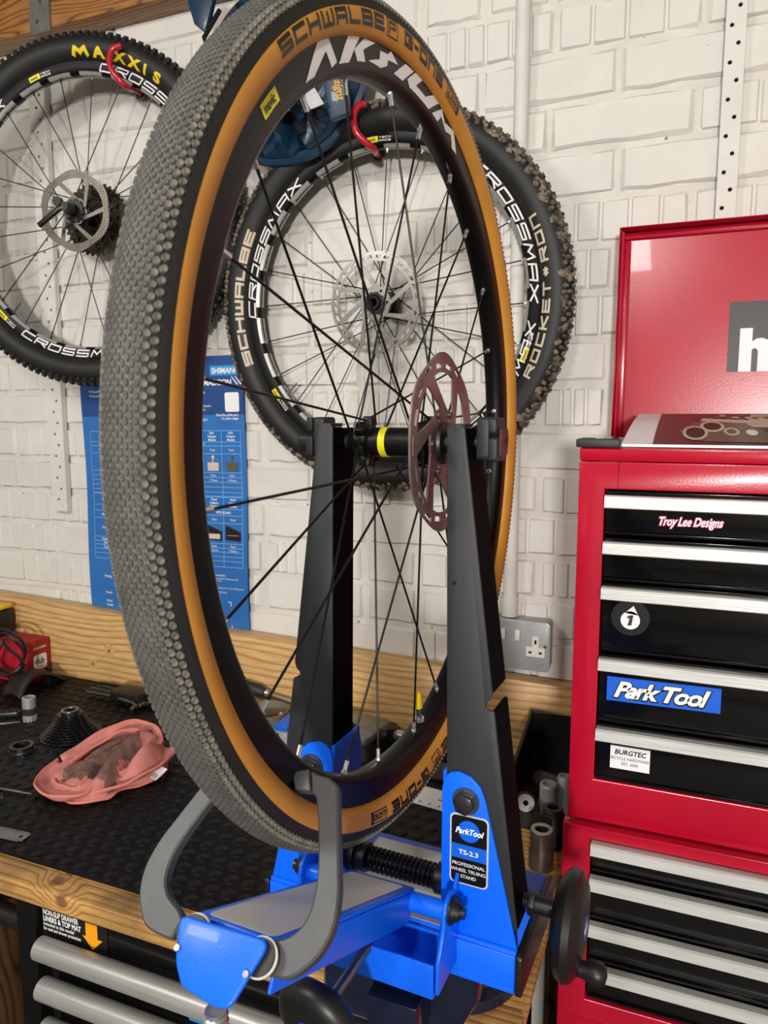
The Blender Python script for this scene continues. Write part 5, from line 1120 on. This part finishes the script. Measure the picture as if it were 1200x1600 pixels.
# badge on the right bracket
bd = sp('badge', MB().prism(rrect(.0645, .1005, -.3955, -.3285, .005), -.0348, -.0341), 'alu', 'silver edged name badge')
sp('badge_face', MB().prism(rrect(.0660, .0990, -.3940, -.3300, .004), -.0352, -.0349), 'satin', parent=bd)
sp('badge_band', MB().box(.0660, .0990, -.03545, -.03525, -.3705, -.3570), 'parklogo', parent=bd)
P = [((.0105 if k % 2 else .0097)*math.cos(2*PI*k/56)+.0825, (.0105 if k % 2 else .0097)*math.sin(2*PI*k/56)-.3435) for k in range(56)]
sp('badge_gear', MB().prism(P, -.0355, -.0353), 'parklogo', parent=bd, flat=True)
g = MB()
def btx(s, x, z, size, **k): lay(g, text2d(s, size, align='CENTER', **k), lambda u, v: Vector((x+u, -.0358, z+v)))
btx('ParkTool', .0825, -.3462, .0078, bold=.03, shear=.3, sx=.88); btx('TS-2.3', .0825, -.3660, .0062, bold=.02, sx=1.15)
for i, s in enumerate(('PROFESSIONAL', 'WHEEL TRUING', 'STAND')): btx(s, .0825, -.3772-.0058*i, .0045, bold=.005, sx=1.0)
sp('badge_lettering', g, 'white', parent=bd, flat=True, recalc=False)
# yoke that carries the caliper arm
yk = sp('yoke', MB().box(-.0700, .0700, -.0860, -.0405, -.4720, -.4690).box(-.0700, .0700, -.0890, -.0862, -.4720, -.4400), 'blue', 'blue pivot yoke', bevel=.0012)
for s in (-1, 1):
    ear = [(-.0860, -.4688), (-.0345, -.4688), (-.0345, -.385)]+[(-.0560+.0165*math.sin(a), -.4080+.0165*math.cos(a)) for a in [math.radians(-t_) for t_ in (-40, -10, 20, 50, 80, 110)]]+[(-.0800, -.430), (-.0860, -.440)]
    sp('ear', MB().prism(ear, s*.0705, s*.0740, 'yz'), 'blue', parent=yk, bevel=.0008)
    nt = sp('pivot_nut', MB().cyl((s*.0742, -.0560, -.4080), (s*.0765, -.0560, -.4080), .0125, n=20), 'black', 'black pivot nut'); sp('nut_dome', MB().cyl((s*.0766, -.0560, -.4080), (s*.0830, -.0560, -.4080), .0105, .0075, n=12), 'black', parent=nt); sp('stud_end', MB().cyl((s*.0831, -.0560, -.4080), (s*.0870, -.0560, -.4080), .0050, n=12), 'dark_steel', parent=nt)
# caliper arm: a channel that rises towards the viewer
P0, P1 = Vector((0, -.050, -.4010)), Vector((0, -.272, -.3000)); dA = (P1-P0).normalized(); nA = Vector((0, -dA.z, dA.y))*-1
nA = Vector((0, dA.z, -dA.y)) if Vector((0, dA.z, -dA.y)).z > 0 else Vector((0, -dA.z, dA.y))
TA = Matrix(((1, 0, 0, P0.x+.004), (0, dA.y, nA.y, P0.y), (0, dA.z, nA.z, P0.z), (0, 0, 0, 1))); LA = (P1-P0).length
ca = sp('caliper_arm', MB().box(-.033, .033, 0, LA-.002, -.0035, 0, TA).box(-.033, -.0300, 0, LA-.002, -.030, -.0036, TA).box(.0300, .033, 0, LA-.002, -.030, -.0036, TA), 'blue', 'blue caliper arm', bevel=.0015)
sp('arm_decal', MB().prism(rrect(-.027, .0265, .010, LA-.006, .006), .0002, .0006, 'xy', T=TA), 'decal', parent=ca)
sp('pivot_tube', MB().cyl((-.0700, -.0560, -.4105), (.0700, -.0560, -.4105), .0085, n=20), 'blue', parent=ca)
CP0 = Vector((0, -.280, -.308)); cw = Vector((0, .6794, .7338)); cn = Vector((0, -.7338, .6794))
TC = Matrix(((1, 0, 0, 0), (0, cw.y, cn.y, CP0.y), (0, cw.z, cn.z, CP0.z), (0, 0, 0, 1)))
calR = [(.0290, -.0068), (.0413, -.0066), (.0525, -.0041), (.0607, .0033), (.0677, .0138), (.0711, .0287), (.0684, .0462), (.0634, .0602), (.0477, .1013), (.0438, .1092), (.0369, .1130), (.0277, .1134), (.0216, .1150), (.0272, .1013), (.0317, .0988), (.0394, .0826), (.0492, .0567), (.0528, .0386), (.0511, .0253), (.0441, .0162), (.0325, .0106), (.0265, .0060)]
for s in (1, -1):
    pts = [(x if s > 0 else -.006-x, y) for x, y in calR]
    pl_ = catmull(pts[:11], 4, False)+[pts[11], pts[12], pts[13]]+catmull(pts[14:], 4, False)
    c = sp('caliper', MB().prism(pl_, -.0045, .0045, 'xy', T=TC), 'iron', 'grey cast caliper jaw', bevel=.0013, seg=1, sharp=20)
    tpp = [(.0088, .1108), (.0200, .1155), (.0266, .1016), (.0150, .1000)]
    sp('caliper_tip', MB().prism([(x if s > 0 else -.006-x+.0005, y) for x, y in tpp], -.0060, .0055, 'xy', T=TC), 'iron', parent=c, bevel=.0012)
    px = .0325 if s > 0 else -.0175
    for z0, z1, r_, mm in ((.0047, .0075, .0112, 'black'), (.0077, .0094, .0117, 'outlet'), (.0096, .0122, .0106, 'black')):
        sp('pivot_washer', MB().cyl(TC @ Vector((px, .0010, z0)), TC @ Vector((px, .0010, z1)), r_, n=28), mm, parent=c)
ep = []
for (x, y, r_) in ((-.0285, .0085, .006), (.0395, .0110, .0065), (.0275, -.0285, .004), (.0165, -.0300, .002), (-.0085, -.0265, .002), (-.0185, -.0165, .004)):
    ep.append((Vector((x, y)), r_))
def rounded(pts, k=6):
    out = []; n = len(pts)
    for i in range(n):
        (p, r_), a, b_ = pts[i], pts[i-1][0], pts[(i+1) % n][0]; d0, d1 = (a-p).normalized(), (b_-p).normalized(); t0, t1 = p+d0*r_*1.3, p+d1*r_*1.3
        out += [tuple(t0*(1-q)**2+p*2*q*(1-q)+t1*q*q) for q in [j/k for j in range(k+1)]]
    return out
ep = rounded(ep); TP = TC @ Matrix.Translation((0, 0, .0125))
pl = sp('end_plate', MB().prism(ep, 0, .0040, 'xy', T=TP), 'blue', 'blue end plate', bevel=.0016, seg=3)
for x, y in ((-.0200, -.0090), (.0315, -.0092)): sp('plate_screw', MB().cyl(TP @ Vector((x, y, .0041)), TP @ Vector((x, y, .0056)), .0020, n=12), 'steel', parent=pl)
t0 = TP @ Vector((.0155, -.0315, -.004)); tsr = sp('thumb_screw', MB().cyl(t0+Vector((0, 0, .0005)), t0+Vector((0, 0, -.030)), .0066, n=20).cyl(t0+Vector((0, 0, -.0302)), t0+Vector((0, 0, -.075)), .0052, n=16), 'chrome', 'chrome screw')
for k in range(5): sp('screw_thread', MB().lathe([(-.0008, .0066), (0, .0075), (.0008, .0066)], 20, Matrix.Translation(t0+Vector((0, 0, -.003-.0042*k))) @ Matrix.Rotation(PI/2, 4, 'Y')), 'chrome', parent=tsr)
# height knob below the arm
rd0, rd1 = Vector((.0075, -.0905, -.4420)), Vector((.0000, -.150, -.4560)); e_ = (rd1-rd0).normalized()
ak = sp('adjuster_rod', MB().cyl(rd0, rd1, .0048, n=16), 'steel'); sp('rod_point', MB().cyl(rd0+e_*-.010, rd0, .0015, .0048, n=16), 'steel', parent=ak)
Tk = Matrix.Translation(rd1) @ e_.to_track_quat('X', 'Z').to_matrix().to_4x4()
kb = sp('adjuster_knob', MB().lathe([(-.012, 0), (-.012, .008), (-.006, .012), (-.002, .026), (.003, .0345), (.009, .0375), (.015, .0370), (.020, .0330), (.0235, .025), (.025, .0125), (.0240, .0118), (.0240, 0)], 48, Tk), 'black', 'black round adjuster knob')
sp('knob_badge', MB().lathe([(.0241, 0), (.0241, .0112), (.0249, .0112), (.0249, 0)], 24, Tk), 'parklogo', parent=kb); 
tt = text2d('Park', .010, bold=.03, shear=.3, align='CENTER'); g = MB(); lay(g, tt, lambda u, v: Tk @ Vector((.0252, -u, v-.003))); sp('badge_lettering', g, 'white', parent=kb, flat=True, recalc=False)
# cross shaft with spring, and the hand wheel at the right
sh = sp('cross_shaft', MB().cyl((-.100, .0, -.4200), (.158, .0, -.4200), .0058, n=16), 'dark_steel')
cz = -.4200
sp('shaft_collar', MB().cyl((.0400, 0, cz), (.0545, 0, cz), .0150, n=24), 'black', parent=sh, bevel=.0012); sp('shaft_collar', MB().cyl((-.0460, 0, cz), (-.0345, 0, cz), .0145, n=24), 'black', parent=sh, bevel=.0012); sp('shaft_collar', MB().cyl((-.0545, 0, cz), (-.0462, 0, cz), .0175, n=24), 'black', parent=sh, bevel=.0012)
sp('set_screw', MB().cyl((.047, -.0149, cz+.001), (.047, -.0156, cz+.001), .0030, n=12), 'steel', parent=sh)
N_ = 15; sp('spring', MB().tube([(-.0340+.0735*i/(N_*14), .0105*math.sin(2*PI*i/14), cz+.0105*math.cos(2*PI*i/14)) for i in range(N_*14+1)], .0019, 7), 'satin', parent=sh)
g = MB()
for k in range(12): g.lathe([(-.0009, .0058), (0, .0072), (.0009, .0058)], 18, Matrix.Translation((.1065+.0023*k, 0, cz)))
sp('thread', g, 'dark_steel', parent=sh)
sp('hex_nut', MB().cyl((.1300, 0, cz), (.1365, 0, cz), .0112, n=6), 'black', parent=sh, bevel=.0008); sp('shaft_sleeve', MB().cyl((.1367, 0, cz), (.1530, 0, cz), .0082, n=20), 'black', parent=sh)
hwz = cz-.010; HT = Matrix.Translation((.1555, 0, hwz)) @ Matrix.Scale(.86, 4, Vector((1, 0, 0)))
hw = sp('hand_wheel', MB().lathe([(-.004, 0), (-.004, .012), (-.002, .026), (.001, .037), (.007, .0455), (.014, .0485), (.021, .0460), (.0275, .037), (.030, .022), (.0305, .012), (.0295, .0115), (.0295, 0)], 56, HT), 'black', 'black hand wheel')
sp('crank_handle', MB().lathe([(.018, 0), (.018, .0082), (.026, .0072), (.030, .0072), (.036, .0090), (.041, .0100), (.046, .0098), (.050, .0070), (.0515, 0)], 24, Matrix.Translation((.1515, -.012, hwz-.031))), 'black', parent=hw, sharp=50)
sp('hub_badge', MB().lathe([(.0296, 0), (.0296, .0110), (.0302, .0110), (.0302, 0)], 24, HT), 'parklogo', parent=hw)
sp('hub_badge_mark', MB().box(.1815, .1818, -.006, .006, hwz-.002, hwz+.0025), 'white', parent=hw)
